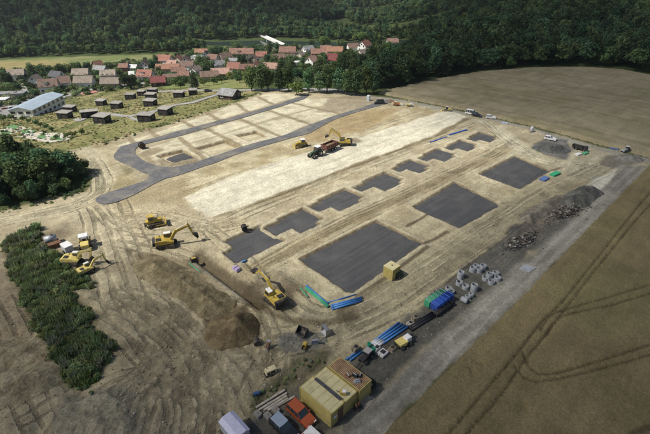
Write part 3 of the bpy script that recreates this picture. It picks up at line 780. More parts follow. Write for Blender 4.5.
sheet('concrete_slab', gp([(357, 399.5), (365.5, 394.5), (376, 399), (366, 410.5)]), -0.3, 0.10, mat('slab', (0.25, 0.225, 0.19), 0.9, var=0.15, scale=1, bump=0.02))
sheet('road_plate', gp([(519, 269), (525, 265), (536, 268), (529, 273)]), -0.3, 0.14, mat('steel_plate', (0.30, 0.31, 0.33), 0.6, var=0.12, scale=1))

# ------------------------------------------------------------------ ripe wheat, with real wheel lanes cut into it
def wheat_field(name, label, poly, step, lanes, hgt, lane_w, m, base=(0.215, 0.178, 0.105), rows=None):
    lo, hi = poly.min(0), poly.max(0)
    xs = np.arange(lo[0], hi[0] + step, step); ys = np.arange(lo[1], hi[1] + step, step)
    X, Y = np.meshgrid(xs, ys); x, y = X.ravel().copy(), Y.ravel().copy()
    x += RNG.uniform(-.3, .3, x.shape) * step; y += RNG.uniform(-.3, .3, y.shape) * step
    s = sdist(poly, x, y) + 0.5 * (fbm(x, y, 0.6, 2) - 0.5)
    h = hgt * smooth(-0.15, 0.35, s)
    z = h * (1 + 0.05 * (fbm(x, y, 0.08, 3) - 0.5)) + RNG.uniform(-.06, .06, x.shape) * (h > 0.2)
    u = x * UA[0] + y * UA[1]; v = x * UB[0] + y * UB[1]
    z += 0.05 * (fbm(u * 0.15, v * 1.5, 1, 2) - .5) * (h > .2)
    cc = np.empty((len(x), 3)); cc[:] = base
    n1 = fbm(x, y, 0.05, 4); cc *= (0.86 + 0.28 * n1)[:, None]
    cc = cc * (1 + 0.25 * (fbm(u * .1, v * .8, 1, 2) - .5))[:, None]
    gr = smooth(0.58, 0.75, fbm(x + 40, y, 0.07, 3))[:, None] * 0.35; cc = cc * (1 - gr) + np.array((0.17, 0.165, 0.07)) * gr
    if rows is not None:
        dl = ldist(rows, x, y); fl = np.stack([u / 30, dl / 1.6, np.zeros(len(x))], 1)
        cc = cc * (1 + 0.35 * (fbm(dl * .55, u * .02, 1, 3) - .5))[:, None]
    else: fl = np.stack([u / 9, v / 1.2, np.zeros(len(x))], 1)
    for p, w_ in lanes:
        lo2, hi2 = p.min(0) - 2, p.max(0) + 2
        k = (x > lo2[0]) & (x < hi2[0]) & (y > lo2[1]) & (y < hi2[1])
        d = ldist(p, x[k], y[k]); w = lane_w * smooth(w_ * 0.7, w_ * 0.3, d + 0.12 * (fbm(x[k], y[k], .5, 2) - .5))
        z[k] = z[k] * (1 - 0.38 * w); cc[k] = cc[k] * (1 - w[:, None] * .75) + np.array((0.085, 0.066, 0.042)) * w[:, None] * .75
    for _ in range(26):                          # lodged patches
        px_, py_ = RNG.uniform(lo[0], hi[0]), RNG.uniform(lo[1], hi[1]); rad = RNG.uniform(.6, 1.6)
        q = ((x - px_) * UA[0] + (y - py_) * UA[1]) / (rad * 2.2), ((x - px_) * UB[0] + (y - py_) * UB[1]) / rad
        w = np.exp(-(q[0] ** 2 + q[1] ** 2) * 1.5) * (fbm(x, y, 1.0, 2) > .45)
        z -= 0.45 * hgt * w * (z > .2)
    z = z - 0.3 * (s < -0.1)
    n_, m_ = len(ys), len(xs); I = np.arange(n_ * m_).reshape(n_, m_)
    q = np.stack([I[:-1, :-1], I[:-1, 1:], I[1:, 1:], I[1:, :-1]], -1).reshape(-1, 4)
    q = q[(s[q] > -0.9).any(1)]
    used = np.unique(q); mp = np.full(len(x), -1); mp[used] = np.arange(len(used))
    me = np_mesh(name, np.stack([x, y, z], 1)[used], mp[q], m, {'Col': ('FLOAT_COLOR', cc[used]), 'flow': ('FLOAT_VECTOR', fl[used])}, False)
    return tag(link(name, me), label, 'field', kind='stuff')
WHEAT = ground_mat('wheat', fine=4.0, var=0.34, bump=0.30, streak=0.10, speck=0.22)
def lane(px): return spline([g(*p, 0.7) for p in px], 6)
lanesS = [(lane(p), 0.32) for p in ([(430, 460), (450, 433), (486, 390), (520, 350), (540, 324), (564, 300), (596, 260), (650, 193), (700, 140)],
          [(450, 460), (468, 433), (500, 396), (524, 362), (538, 344), (568, 306), (602, 262), (650, 205), (700, 156)],
          [(522, 352), (532, 370), (552, 374), (600, 361), (650, 345), (720, 325)], [(514, 366), (528, 380), (552, 380), (600, 369), (650, 355), (720, 336)],
          [(540, 330), (552, 315), (568, 309), (610, 297), (650, 285), (720, 266)], [(546, 336), (556, 321), (570, 314), (612, 305), (650, 294), (720, 276)])]
lanesS.append((lane([(632, 434), (650, 427), (700, 410)]), 0.6))
wheat_field('wheat_field', 'ripe brown wheat with tractor lanes right of the stone road', FIELD_S, 0.27, lanesS, 0.85, 0.9, WHEAT, (0.222, 0.178, 0.092))
c_ = lane([(395, 100), (450, 112), (540, 132), (600, 148), (650, 162), (760, 192)])
lanesN = []
for o in (14, 15.8, 38, 39.8, 62, 63.8, 86, 87.8): lanesN.append((offset_line(c_, o), 0.62))
wheat_field('wheat_field', 'broad brown wheat field below the dark wood', FIELD_N, 0.95, lanesN, 0.9, 0.35, WHEAT, (0.300, 0.258, 0.162), c_)
# ------------------------------------------------------------------ clouds that shade the foreground, the fields and the far woods
def cloud_mat():
    m = bpy.data.materials.new('cloud'); m.use_nodes = True
    nt = m.node_tree; N = nt.nodes; L = nt.links
    N.remove(N['Principled BSDF'])
    at = N.new('ShaderNodeAttribute'); at.attribute_name = 'thick'
    d = N.new('ShaderNodeBsdfDiffuse'); d.inputs[0].default_value = (0.85, 0.85, 0.87, 1)
    t = N.new('ShaderNodeBsdfTransparent'); ms = N.new('ShaderNodeMixShader')
    L.new(at.outputs['Fac'], ms.inputs[0]); L.new(t.outputs[0], ms.inputs[1]); L.new(d.outputs[0], ms.inputs[2])
    L.new(ms.outputs[0], N['Material Output'].inputs['Surface'])
    return m
CLOUD = cloud_mat()
CLOUD_Z = 1100.0
def cloud(poly, soft, thick=0.62):
    """a flat-bottomed cloud over the ground outline poly, drifted towards the sun so that its shade falls there"""
    poly = np.asarray(poly, float); off = np.array(SUN_DIR[:2]) * (CLOUD_Z / SUN_DIR.z)
    lo, hi = poly.min(0) - soft * 2, poly.max(0) + soft * 2
    xs = np.arange(lo[0], hi[0], soft * .3); ys = np.arange(lo[1], hi[1], soft * .3)
    X, Y = np.meshgrid(xs, ys); x, y = X.ravel(), Y.ravel()
    s = sdist(poly, x, y) + soft * 1.2 * (fbm(x, y, 1.2 / soft, 3) - 0.5)
    w = smooth(-soft, soft, s)
    top = CLOUD_Z + w * 60 * (0.6 + 0.8 * fbm(x, y, 0.02, 3)); bot = CLOUD_Z - w * 12
    n_, m_ = len(ys), len(xs); I = np.arange(n_ * m_).reshape(n_, m_)
    q = np.stack([I[:-1, :-1], I[:-1, 1:], I[1:, 1:], I[1:, :-1]], -1).reshape(-1, 4)
    q = q[(w[q] > 0.01).any(1)]
    v = np.concatenate([np.stack([x + off[0], y + off[1], top], 1), np.stack([x + off[0], y + off[1], bot], 1)])
    q = np.concatenate([q, q[:, ::-1] + len(x)])
    used = np.unique(q); mp = np.full(len(v), -1); mp[used] = np.arange(len(used))
    th = np.concatenate([w, w])[used] * thick
    me = np_mesh('cloud', v[used], mp[q], CLOUD, {'thick': ('FLOAT', th.astype(np.float32))})
    tag(link('cloud', me), kind='structure')
cloud([(-500, -300), (-500, 62), (-120, 58), (-60, 50), (-20, 48), (5, 55), (30, 72), (60, 98), (84, 128), (55, 165), (26, 203), (10, 240), (20, 300), (60, 420), (110, 700), (620, 700), (700, 100), (500, -300)], 32, 0.56)
cloud([(-1200, 590), (-400, 585), (-80, 590), (-10, 640), (-20, 950), (-1200, 950)], 40, 0.42)

# ------------------------------------------------------------------ foliage
def leaf_cloud(blobs, n, size, rng, flat=0.5, shell=0.55, up=0.0):
    """n leaf-clump faces spread through the lobes of a crown; returns verts, quads, shade"""
    blobs = np.asarray(blobs, float)                     # x y z rx ry rz
    vol = blobs[:, 3] * blobs[:, 4] * blobs[:, 5]; pick = rng.choice(len(blobs), n, p=vol ** .8 / (vol ** .8).sum())
    b = blobs[pick]
    d = rng.normal(size=(n, 3)); d /= np.linalg.norm(d, axis=1)[:, None]
    r = (shell + (1 - shell) * rng.random(n)) ** 0.7
    r *= 1 + 0.16 * rng.normal(size=n)
    c = b[:, :3] + d * b[:, 3:6] * r[:, None]
    nrm = d + 0.9 * rng.normal(size=(n, 3)) + np.array((0, 0, 0.5 + up)); nrm /= np.linalg.norm(nrm, axis=1)[:, None]
    a = np.cross(nrm, rng.normal(size=(n, 3))); a /= np.linalg.norm(a, axis=1)[:, None] + 1e-9
    e = np.cross(nrm, a)
    s = size * (0.55 + 0.9 * rng.random(n))
    a *= s[:, None]; e *= (s * (0.55 + 0.5 * rng.random(n)))[:, None]
    v = np.stack([c - a * .9 - e * .3, c - a * .1 + e * .95, c + a * .95 + e * .2, c + a * .15 - e * .9], 1).reshape(-1, 3)
    q = np.arange(n * 4).reshape(n, 4)
    sh = np.repeat(0.75 + 0.5 * rng.random(n), 4)
    return v, q, sh

def crown_mesh(name, kind, h, rad, n, size, m, seed):
    rng = np.random.default_rng(seed)
    if kind == 'conifer':
        bl = []
        for i in range(9):
            t = i / 8; bl.append((0, 0, h * (0.14 + 0.82 * t), rad * (1 - t) + .25, rad * (1 - t) + .25, h * .075))
        v, q, sh = leaf_cloud(bl, n, size, rng, shell=.5)
    elif kind == 'tall':
        bl = [(rng.normal() * rad * .2, rng.normal() * rad * .2, h * (.3 + .6 * i / 5), rad * (.85 - .1 * abs(i - 2)), rad * (.85 - .1 * abs(i - 2)), h * .15) for i in range(6)]
        v, q, sh = leaf_cloud(bl, n, size, rng)
    else:
        bl = [(0, 0, h * .62, rad * .72, rad * .72, h * .28)]
        for i in range(9):
            a = rng.random() * 2 * PI; rr = rad * (.45 + .3 * rng.random())
            s = rad * (.32 + .22 * rng.random())
            bl.append((math.cos(a) * rr, math.sin(a) * rr, h * (.38 + .45 * rng.random()), s, s, s * .8))
        v, q, sh = leaf_cloud(bl, n, size, rng)
    v[:, 2] = np.maximum(v[:, 2], h * 0.06)
    return np_mesh(name, v, q, m, {'shade': ('FLOAT', sh.astype(np.float32))}, False)

BARK = mat('bark', (0.075, 0.055, 0.04), 0.95, var=0.2, scale=4)
def trunk_mesh(name, h, r, seed, crown=.6):
    rng = random.Random(seed); b = MB()
    p = Vector((0, 0, -.3)); k = 4
    for i in range(k):
        q = Vector((rng.uniform(-.1, .1) * h * .12, rng.uniform(-.1, .1) * h * .12, h * crown * (i + 1) / k))
        b.cyl(p, q, r * (1 - .16 * i), r * (1 - .16 * (i + 1)), 7); p = q
    for i in range(6):
        a = i * 1.05 + rng.random(); z = h * (.25 + .3 * rng.random())
        e = Vector((math.cos(a) * h * .2, math.sin(a) * h * .2, z + h * .2))
        b.cyl((0, 0, z), e, r * .4, r * .12, 5)
    return b.mesh(name, BARK)

LEAF_DARK = leaf_mat('leaf_dark', (0.070, 0.116, 0.052), 0.60, 0.25)
LEAF_MID = leaf_mat('leaf_mid', (0.092, 0.146, 0.056), 0.42, 0.24)
LEAF_LITE = leaf_mat('leaf_light', (0.145, 0.200, 0.060), 0.25, 0.22)
LEAF_CON = leaf_mat('leaf_conifer', (0.045, 0.068, 0.036), 0.35, 0.2)
LEAF_WEED = leaf_mat('leaf_weed', (0.200, 0.255, 0.115), 0.45, 0.15)

def scatter(name, label, cat, pts, scl, idx, meshes, yaw=None):
    """an uncountable mass: points carrying instances of a few plant meshes"""
    pts = np.asarray(pts, np.float32); n = len(pts)
    me = bpy.data.meshes.new(name); me.vertices.add(n); me.vertices.foreach_set('co', pts.ravel())
    for an, ty, val in (('scl', 'FLOAT', np.asarray(scl, np.float32)), ('yaw', 'FLOAT', (RNG.random(n) * 6.283).astype(np.float32)), ('pick', 'INT', np.asarray(idx, np.int32))):
        me.attributes.new(an, ty, 'POINT').data.foreach_set('value', val)
    o = tag(link(name, me), label, cat, kind='stuff')
    ng = bpy.data.node_groups.new(name, 'GeometryNodeTree')
    ng.interface.new_socket('Geometry', in_out='INPUT', socket_type='NodeSocketGeometry')
    ng.interface.new_socket('Geometry', in_out='OUTPUT', socket_type='NodeSocketGeometry')
    N, L = ng.nodes, ng.links
    gi, go = N.new('NodeGroupInput'), N.new('NodeGroupOutput')
    jn = N.new('GeometryNodeJoinGeometry')
    for mm in reversed(meshes):
        src = bpy.data.objects.new('plant_source', mm)
        oi = N.new('GeometryNodeObjectInfo'); oi.inputs['Object'].default_value = src; oi.inputs['As Instance'].default_value = False
        g2 = N.new('GeometryNodeGeometryToInstance'); L.new(oi.outputs['Geometry'], g2.inputs[0]); L.new(g2.outputs[0], jn.inputs[0])
    def na(an, ty):
        a = N.new('GeometryNodeInputNamedAttribute'); a.data_type = ty; a.inputs['Name'].default_value = an; return a.outputs[0]
    ip = N.new('GeometryNodeInstanceOnPoints'); ip.inputs['Pick Instance'].default_value = True
    cx = N.new('ShaderNodeCombineXYZ'); L.new(na('yaw', 'FLOAT'), cx.inputs[2])
    L.new(gi.outputs[0], ip.inputs['Points']); L.new(jn.outputs[0], ip.inputs['Instance'])
    L.new(na('pick', 'INT'), ip.inputs['Instance Index'])
    er = N.new('FunctionNodeEulerToRotation'); L.new(cx.outputs[0], er.inputs[0]); L.new(er.outputs[0], ip.inputs['Rotation'])
    L.new(na('scl', 'FLOAT'), ip.inputs['Scale']); L.new(ip.outputs[0], go.inputs[0])
    md = o.modifiers.new('scatter', 'NODES'); md.node_group = ng
    return o

def poisson(poly, spacing, jitter=.42):
    lo, hi = poly.min(0), poly.max(0)
    xs = np.arange(lo[0], hi[0], spacing); ys = np.arange(lo[1], hi[1], spacing * .87)
    X, Y = np.meshgrid(xs, ys); X = X + (np.arange(len(ys))[:, None] % 2) * spacing / 2
    x = X.ravel() + RNG.uniform(-jitter, jitter, X.size) * spacing; y = Y.ravel() + RNG.uniform(-jitter, jitter, X.size) * spacing
    return x, y

def frustum(x, y, pad=40):
    return (np.abs(x) < 0.78 * y + pad)

FOREST = [crown_mesh('forest_tree', 'round', 13, 4.2, 620, .62, LEAF_DARK, 1), crown_mesh('forest_tree', 'round', 15, 4.4, 640, .62, LEAF_DARK, 2),
          crown_mesh('forest_tree', 'tall', 16, 3.4, 560, .60, LEAF_DARK, 3), crown_mesh('forest_tree', 'conifer', 17, 3.2, 560, .60, LEAF_CON, 4),
          crown_mesh('forest_tree', 'round', 12, 4.6, 640, .62, LEAF_MID, 5), crown_mesh('forest_tree', 'round', 11, 3.8, 560, .58, LEAF_MID, 6), crown_mesh('forest_tree', 'round', 10, 3.6, 560, .58, LEAF_LITE, 7)]

def wood(name, label, poly, spacing, weights, smin=.7, smax=1.15, avoid=(), pad=60, clear=3):
    smin, smax = smin * .78, smax * 1.12
    x, y = poisson(poly, spacing)
    k = (sdist(poly, x, y) > 0) & frustum(x, y, pad)
    for a in avoid: k &= sdist(a, x, y) < -clear
    x, y = x[k], y[k]
    z = land(x, y) - 0.3
    n = len(x); w = np.array(tuple(weights) + (.10 * sum(weights) * (weights[4] + weights[5]) / sum(weights) + .15,), float); w /= w.sum()
    # patches of one kind
    ph = fbm(x, y, 0.02, 3); idx = RNG.choice(len(w), n, p=w)
    sc = smin + (smax - smin) * (0.55 * RNG.random(n) + 0.45 * np.clip((ph - .3) / .4, 0, 1))
    return scatter(name, label, 'wood', np.stack([x, y, z], 1), sc, idx, FOREST)

HROAD = np.array(g(312, 25))
wood('hillside_forest', 'dark forest covering the hillside beyond the river valley', np.array([(-900, 556), (-420, 550), (-84, 550), (6, 562), (-28, 610), (-16, 680), (40, 780), (-50, 900), (-900, 900)]), 6.6, (4, 4, 3, 3, 1, 1), .75, 1.15)
wood('valley_trees', 'belt of pale green trees along the far edge of the meadow', gp([(-250, 74), (-100, 65), (0, 58), (60, 55.5), (130, 53.5), (205, 51), (205, 46), (120, 48.5), (0, 52), (-100, 58), (-250, 66)]), 6.0, (1, 1, 2, .3, 4, 4), .62, .95)
wood('riverside_trees', 'dense green trees lining the river banks', gp([(-120, 46), (0, 47), (120, 43.5), (215, 41), (250, 38), (290, 37.8), (420, 36.5), (470, 34), (470, 27), (330, 29), (280, 33), (200, 34), (0, 36), (-120, 38)]), 6.6, (3, 3, 3, .5, 3, 3), .62, 1.0, (RIVER, gp([(293, 31.5), (318, 27), (318, 20), (300, 26)])))
wood('far_hill_forest', 'pale hazy forest on the farthest slope', np.array([(-30, 878), (280, 885), (870, 920), (1200, 960), (1300, 1260), (800, 1200), (-160, 1150)]), 8.6, (3, 3, 1, 2, 4, 4), .8, 1.25)
wood('valley_wood', 'band of mixed wood across the far valley floor', np.array([(42, 655), (220, 640), (360, 560), (590, 660), (640, 860), (460, 845), (200, 790), (28, 770)]), 7.6, (3, 3, 1, 1, 4, 3), .65, 1.05)
wood('hedge_band', 'hedge of trees between the far valley fields', np.array([(14, 825), (460, 830), (700, 840), (700, 872), (420, 866), (0, 858)]), 7, (2, 2, 1, 0, 4, 4), .5, .85)
RWOOD = gp([(384, 91), (402, 86.5), (432, 79.5), (481, 71), (530, 67), (580, 65.6), (620, 68), (650, 74), (720, 86), (900, 110), (900, 62), (760, 40), (640, 25), (540, 26), (470, 29), (425, 42), (410, 58), (390, 72), (368, 84), (360, 90)])
wood('slope_wood', 'lighter wood on the long slope at the upper right', np.array([(70, 380), (110, 520), (240, 700), (560, 880), (1400, 940), (1400, 420), (700, 330), (420, 360), (260, 400)]), 7.4, (2, 2, 1, 1, 4, 4), .75, 1.15, (RWOOD,), 40)
wood('dark_wood', 'large dark wood standing behind the upper wheat field', RWOOD, 5.8, (5, 5, 3, 2, .6, .6), .8, 1.2, (), 60)

# the wood at the left edge, near enough for finer leaves
NEAR = [crown_mesh('wood_tree', 'round', 8.5, 3.2, 1300, .34, LEAF_DARK, 21), crown_mesh('wood_tree', 'round', 7.5, 3.0, 1200, .33, LEAF_MID, 22),
        crown_mesh('wood_tree', 'tall', 9, 2.6, 1200, .34, LEAF_DARK, 23), crown_mesh('wood_tree', 'round', 6, 2.6, 1000, .32, LEAF_MID, 24)]
NWOOD = gp([(-200, 245), (-60, 222), (0, 210), (30, 205), (60, 196), (80, 187), (90, 178), (90, 170), (76, 166), (40, 160), (0, 158), (-200, 175)])
x, y = poisson(NWOOD, 3.4); k = sdist(NWOOD, x, y) > 0.6; x, y = x[k], y[k]
sd = sdist(NWOOD, x, y)
tag(scatter('copse', 'dense dark green copse at the left beside the sandy haul track', 'copse', np.stack([x, y, np.zeros(len(x)) - .2], 1),
            (.45 + .55 * smooth(0, 7, sd)) * RNG.uniform(.8, 1.15, len(x)), RNG.choice(4, len(x), p=[.4, .2, .25, .15]), NEAR))

# weeds and bramble on the old bank, left foreground
def tuft_mesh(name, n, r, h, size, m, seed):
    rng = np.random.default_rng(seed)
    v, q, sh = leaf_cloud([(0, 0, h * .45, r, r, h * .5), (r * .4, 0, h * .7, r * .5, r * .5, h * .3), (-r * .3, r * .3, h * .6, r * .5, r * .5, h * .4)], n, size, rng, shell=.3)
    v[:, 2] = np.maximum(v[:, 2], 0.02)
    return np_mesh(name, v, q, m, {'shade': ('FLOAT', sh.astype(np.float32))}, False)
LEAF_PALE = leaf_mat('leaf_pale', (0.23, 0.25, 0.17), .25, .1)
TUFT = [tuft_mesh('weed', 420, .75, .9, .10, LEAF_WEED, 31), tuft_mesh('weed', 420, .65, 1.1, .10, LEAF_MID, 32), tuft_mesh('weed', 380, .9, .8, .11, LEAF_WEED, 33), tuft_mesh('weed', 400, .7, 1.0, .10, LEAF_PALE, 34)]
DRY = leaf_mat('leaf_dry', (0.24, 0.215, 0.105), .3, .2)
DTUFT = [tuft_mesh('dry_grass', 150, .8, .7, .16, DRY, 41), tuft_mesh('dry_grass', 150, .7, .9, .15, LEAF_WEED, 42), tuft_mesh('dry_grass', 140, .9, .6, .17, DRY, 43), tuft_mesh('dry_grass', 200, .7, 1.1, .16, LEAF_MID, 44)]
def stalk_mesh(name, n, r, h, m, seed):
    rng = np.random.default_rng(seed); a = rng.random(n) * 2 * PI; b0 = rng.random(n) ** .5 * r
    base = np.stack([np.cos(a) * b0, np.sin(a) * b0, np.zeros(n)], 1)
    le = rng.normal(size=(n, 3)) * .28; tip = base + (le + np.array((0, 0, 1))) * (h * (.5 + .6 * rng.random(n)))[:, None]
    tip[:, 2] = np.abs(tip[:, 2]); w = np.stack([-np.sin(a * 3), np.cos(a * 3), np.zeros(n)], 1) * (.03 + .05 * rng.random(n))[:, None]
    mid = (base + tip) / 2 + rng.normal(size=(n, 3)) * .05
    v = np.stack([base, mid - w * 1.5, tip, mid + w * 1.5], 1).reshape(-1, 3); v[:, 2] = np.maximum(v[:, 2], 0)
    return np_mesh(name, v, np.arange(4 * n).reshape(n, 4), m, {'shade': ('FLOAT', np.repeat(.7 + .6 * rng.random(n), 4).astype(np.float32))}, False)
BANK = [stalk_mesh('weed_stalk', 160, .5, 1.25, LEAF_WEED, 61), stalk_mesh('weed_stalk', 150, .6, .9, LEAF_LITE, 62), TUFT[0], TUFT[2], stalk_mesh('weed_stalk', 110, .4, 1.3, LEAF_PALE, 63), TUFT[1]]
def weeds(name, label, poly, spacing, smin, smax, p, rag=1.2, cat='weeds', keep=1.0, src=None):
    x, y = poisson(poly, spacing)
    s = sdist(poly, x, y) + rag * 2 * (fbm(x, y, .35, 2) - .5)
    k = (s > 0) & (RNG.random(len(x)) < keep); x, y, s = x[k], y[k], s[k]
    z = ground_height(x, y) - .05
    sc = (smin + (smax - smin) * RNG.random(len(x)) ** 1.5) * (.6 + .4 * smooth(0, 1.5, s)) * (.6 + .8 * fbm(x, y, .3, 2))
    return scatter(name, label, cat, np.stack([x, y, z], 1), sc, RNG.choice(len(p), len(x), p=p), src or TUFT)
weeds('weed_bank', 'long bank overgrown with dark green weeds in the left foreground', SHRUB, .52, .30, 1.1, (.30, .10, .22, .18, .14, .06), rag=1.4, keep=.92, src=BANK)
weeds('weed_patch', 'scrubby weeds on the bare bank beside the yellow containers', gp([(252, 398), (286, 374), (300, 358), (326, 352), (326, 364), (300, 380), (276, 394), (250, 420), (238, 432)]), .9, .2, .55, (.4, .1, .4, .1), keep=.7)
weeds('weed_verge', 'rough grass verge between stone road and wheat', gp([(396, 432), (474, 353), (526, 302), (563, 262), (600, 223), (606, 222), (566, 265), (530, 305), (480, 354), (404, 434)]), .7, .18, .42, (.45, .1, .45, 0), rag=.4, keep=.8)
weeds('weed_scatter', 'stray weeds below the overgrown bank', gp([(72, 390), (100, 384), (112, 400), (98, 416), (80, 404)]), 1.3, .2, .6, (.4, .2, .3, .1), keep=.4)
weeds('meadow_scrub', 'tufts and low shrubs along the meadow edge above the plots', gp([(96, 143), (150, 126), (205, 110), (258, 92), (262, 94), (206, 114), (150, 131), (104, 147)]), 1.3, .25, .75, (.3, .4, .2, .1), keep=.6, src=DTUFT)
weeds('meadow_tufts', 'tall dry grass tufts spread over the cabin meadow', MEADOW, 1.4, .2, .55, (.45, .14, .40, .01), keep=.5, src=DTUFT)
weeds('copse_fringe', 'weeds along the foot of the copse', gp([(-40, 222), (0, 213), (40, 208), (80, 195), (98, 176), (92, 168), (84, 182), (40, 200), (0, 206)]), 1.1, .3, .9, (.4, .3, .2, .1), keep=.6)
weeds('track_verge', 'dark grass verge along the upper wheat field', gp([(380, 94), (450, 107), (540, 127.5), (600, 144), (650, 157.5), (650, 160), (600, 147), (540, 130), (450, 109), (380, 96)]), 1.3, .25, .6, (.5, .1, .4, 0), rag=.5, keep=.7)
# ------------------------------------------------------------------ village houses
WALLM = {'white': mat('render_white', (0.80, 0.79, 0.75), .85, var=.06, scale=.6), 'cream': mat('render_cream', (0.60, 0.55, 0.44), .85, var=.08, scale=.6),
         'grey': mat('render_grey', (0.42, 0.42, 0.41), .85, var=.08, scale=.6), 'tan': mat('render_tan', (0.45, 0.36, 0.25), .85, var=.1, scale=.6),
         'wood': mat('timber_dark', (0.050, 0.036, 0.028), .85, var=.25, scale=1.5), 'brick': mat('brickwork', (0.30, 0.16, 0.11), .9, var=.15, scale=2)}
def roofm(k):
    c = {'red': (0.25, 0.115, 0.085), 'orange': (0.33, 0.175, 0.115), 'salmon': (0.38, 0.235, 0.185), 'brown': (0.18, 0.12, 0.095), 'beige': (0.26, 0.215, 0.175),
         'grey': (0.24, 0.24, 0.24), 'dark': (0.07, 0.072, 0.08), 'darkred': (0.19, 0.06, 0.055), 'pale': (0.55, 0.55, 0.53), 'rust': (0.22, 0.125, 0.095)}[k]
    return mat('roof_' + k, c, .8, var=.16, scale=.7, bump=.04, dirt=(c[0] * .55, c[1] * .6, c[2] * .6, .6), obj_rand=.15)
GLASS = mat('window_glass', (0.025, 0.03, 0.035), .12, var=.05, spec=.6)
FRAME = mat('window_frame', (0.62, 0.61, 0.58), .6, var=.04)
DOORM = mat('door_brown', (0.12, 0.07, 0.045), .7, var=.1)
BRICKM = mat('chimney_brick', (0.22, 0.13, 0.10), .9, var=.15)
_wc = {}
def window_meshes(w, h):
    if (w, h) not in _wc:
        _wc[(w, h)] = (MB().box((0, -.03, 0), (w, .06, h)).mesh('pane', GLASS),
                       MB().box((0, -.035, h / 2 + .06), (w + .24, .11, .12)).box((0, -.05, -h / 2 - .06), (w + .3, .14, .12)).box((-w / 2 - .06, -.035, 0), (.12, .11, h)).box((w / 2 + .06, -.035, 0), (.12, .11, h)).mesh('window_frame', FRAME))
    return _wc[(w, h)]
_wd = {}
def dark_frame(w, h):
    if (w, h) not in _wd:
        f = window_meshes(w, h)[1].copy(); f.materials.clear(); f.materials.append(WALLM['wood']); _wd[(w, h)] = f
    return _wd[(w, h)]
def put_window(par, x, y, z, rz, w=1.15, h=1.3, dark=False):
    p, f = window_meshes(w, h)
    if dark: f = dark_frame(w, h)
    o = link('window', f, par, (x, y, z), rz); link('pane', p, o)
    return o

def house(px, py, L_, D_, hw, hr, rz, wall, roof, label, chim=True, flat=False, cat='house', name='house', group='village houses', dormer=False):
    x, y = g(px, py); rz = R(rz); L_, D_, hw, hr = L_ * .80, D_ * .80, hw * .86, hr * .86
    t = thing(name, label, cat, (x, y, HILL(x, y)), rz, group)
    if flat:
        MB().box((0, 0, hw / 2 - 1), (L_, D_, hw + 2)).build('wall', WALLM[wall], t)
        MB().box((0, 0, hw + .1), (L_ + .5, D_ + .5, .22)).box((L_ * .2, 0, hw + .45), (1.4, 1.4, .5)).build('roof', roofm(roof), t)
    else:
        prof = [(-D_ / 2, -2), (D_ / 2, -2), (D_ / 2, hw), (0, hw + hr), (-D_ / 2, hw)]
        MB().prism(prof, -L_ / 2, L_ / 2, 'x').build('wall', WALLM[wall], t)
        ov = .55; sl = hr / (D_ / 2); e = D_ / 2 + ov; th = .2
        rp = [(-e, hw - sl * ov + .02), (0, hw + hr + .02), (e, hw - sl * ov + .02), (e, hw - sl * ov + th), (0, hw + hr + th + .05), (-e, hw - sl * ov + th)]
        rf = MB().prism(rp, -L_ / 2 - ov, L_ / 2 + ov, 'x').build('roof', roofm(roof), t)
        if chim: MB().box((L_ * .18, D_ * .1, hw + hr + .25), (.6, .6, 1.5)).box((L_ * .18, D_ * .1, hw + hr + 1.05), (.75, .75, .12)).build('chimney', BRICKM, rf)
        if dormer:
            dm = MB(); zz = hw + hr * .42
            dm.box((-L_ * .12, -D_ * .27, zz), (2.4, D_ * .22, 1.5)).build('dormer', WALLM[wall], rf)
            MB().box((-L_ * .12, -D_ * .28, zz + .85), (2.9, D_ * .3, .18)).build('dormer_roof', roofm(roof), rf)
    fl = 2 if hw > 4.2 else 1
    for s in range(fl):
        z = 1.6 + 2.7 * s
        n = max(2, int(L_ // 3.2))
        for i in range(n):
            xx = -L_ / 2 + L_ * (i + .5) / n
            if s == 0 and i == n // 2: continue
            put_window(t, xx, -D_ / 2, z, 0)
        for i in range(2):
            yy = -D_ / 2 + D_ * (i + .5) / 2
            put_window(t, -L_ / 2, -yy, z, -PI / 2); put_window(t, L_ / 2, yy, z, PI / 2)
    if not flat and hr > 2.5:
        put_window(t, -L_ / 2, 0, hw + hr * .35, -PI / 2, 1.0, 1.1); put_window(t, L_ / 2, 0, hw + hr * .35, PI / 2, 1.0, 1.1)
    xx = -L_ / 2 + L_ * (max(2, int(L_ // 3.2)) // 2 + .5) / max(2, int(L_ // 3.2))
    MB().box((xx, -D_ / 2 - .03, 1.0), (1.1, .08, 2.1)).build('door', DOORM, t)
    return t

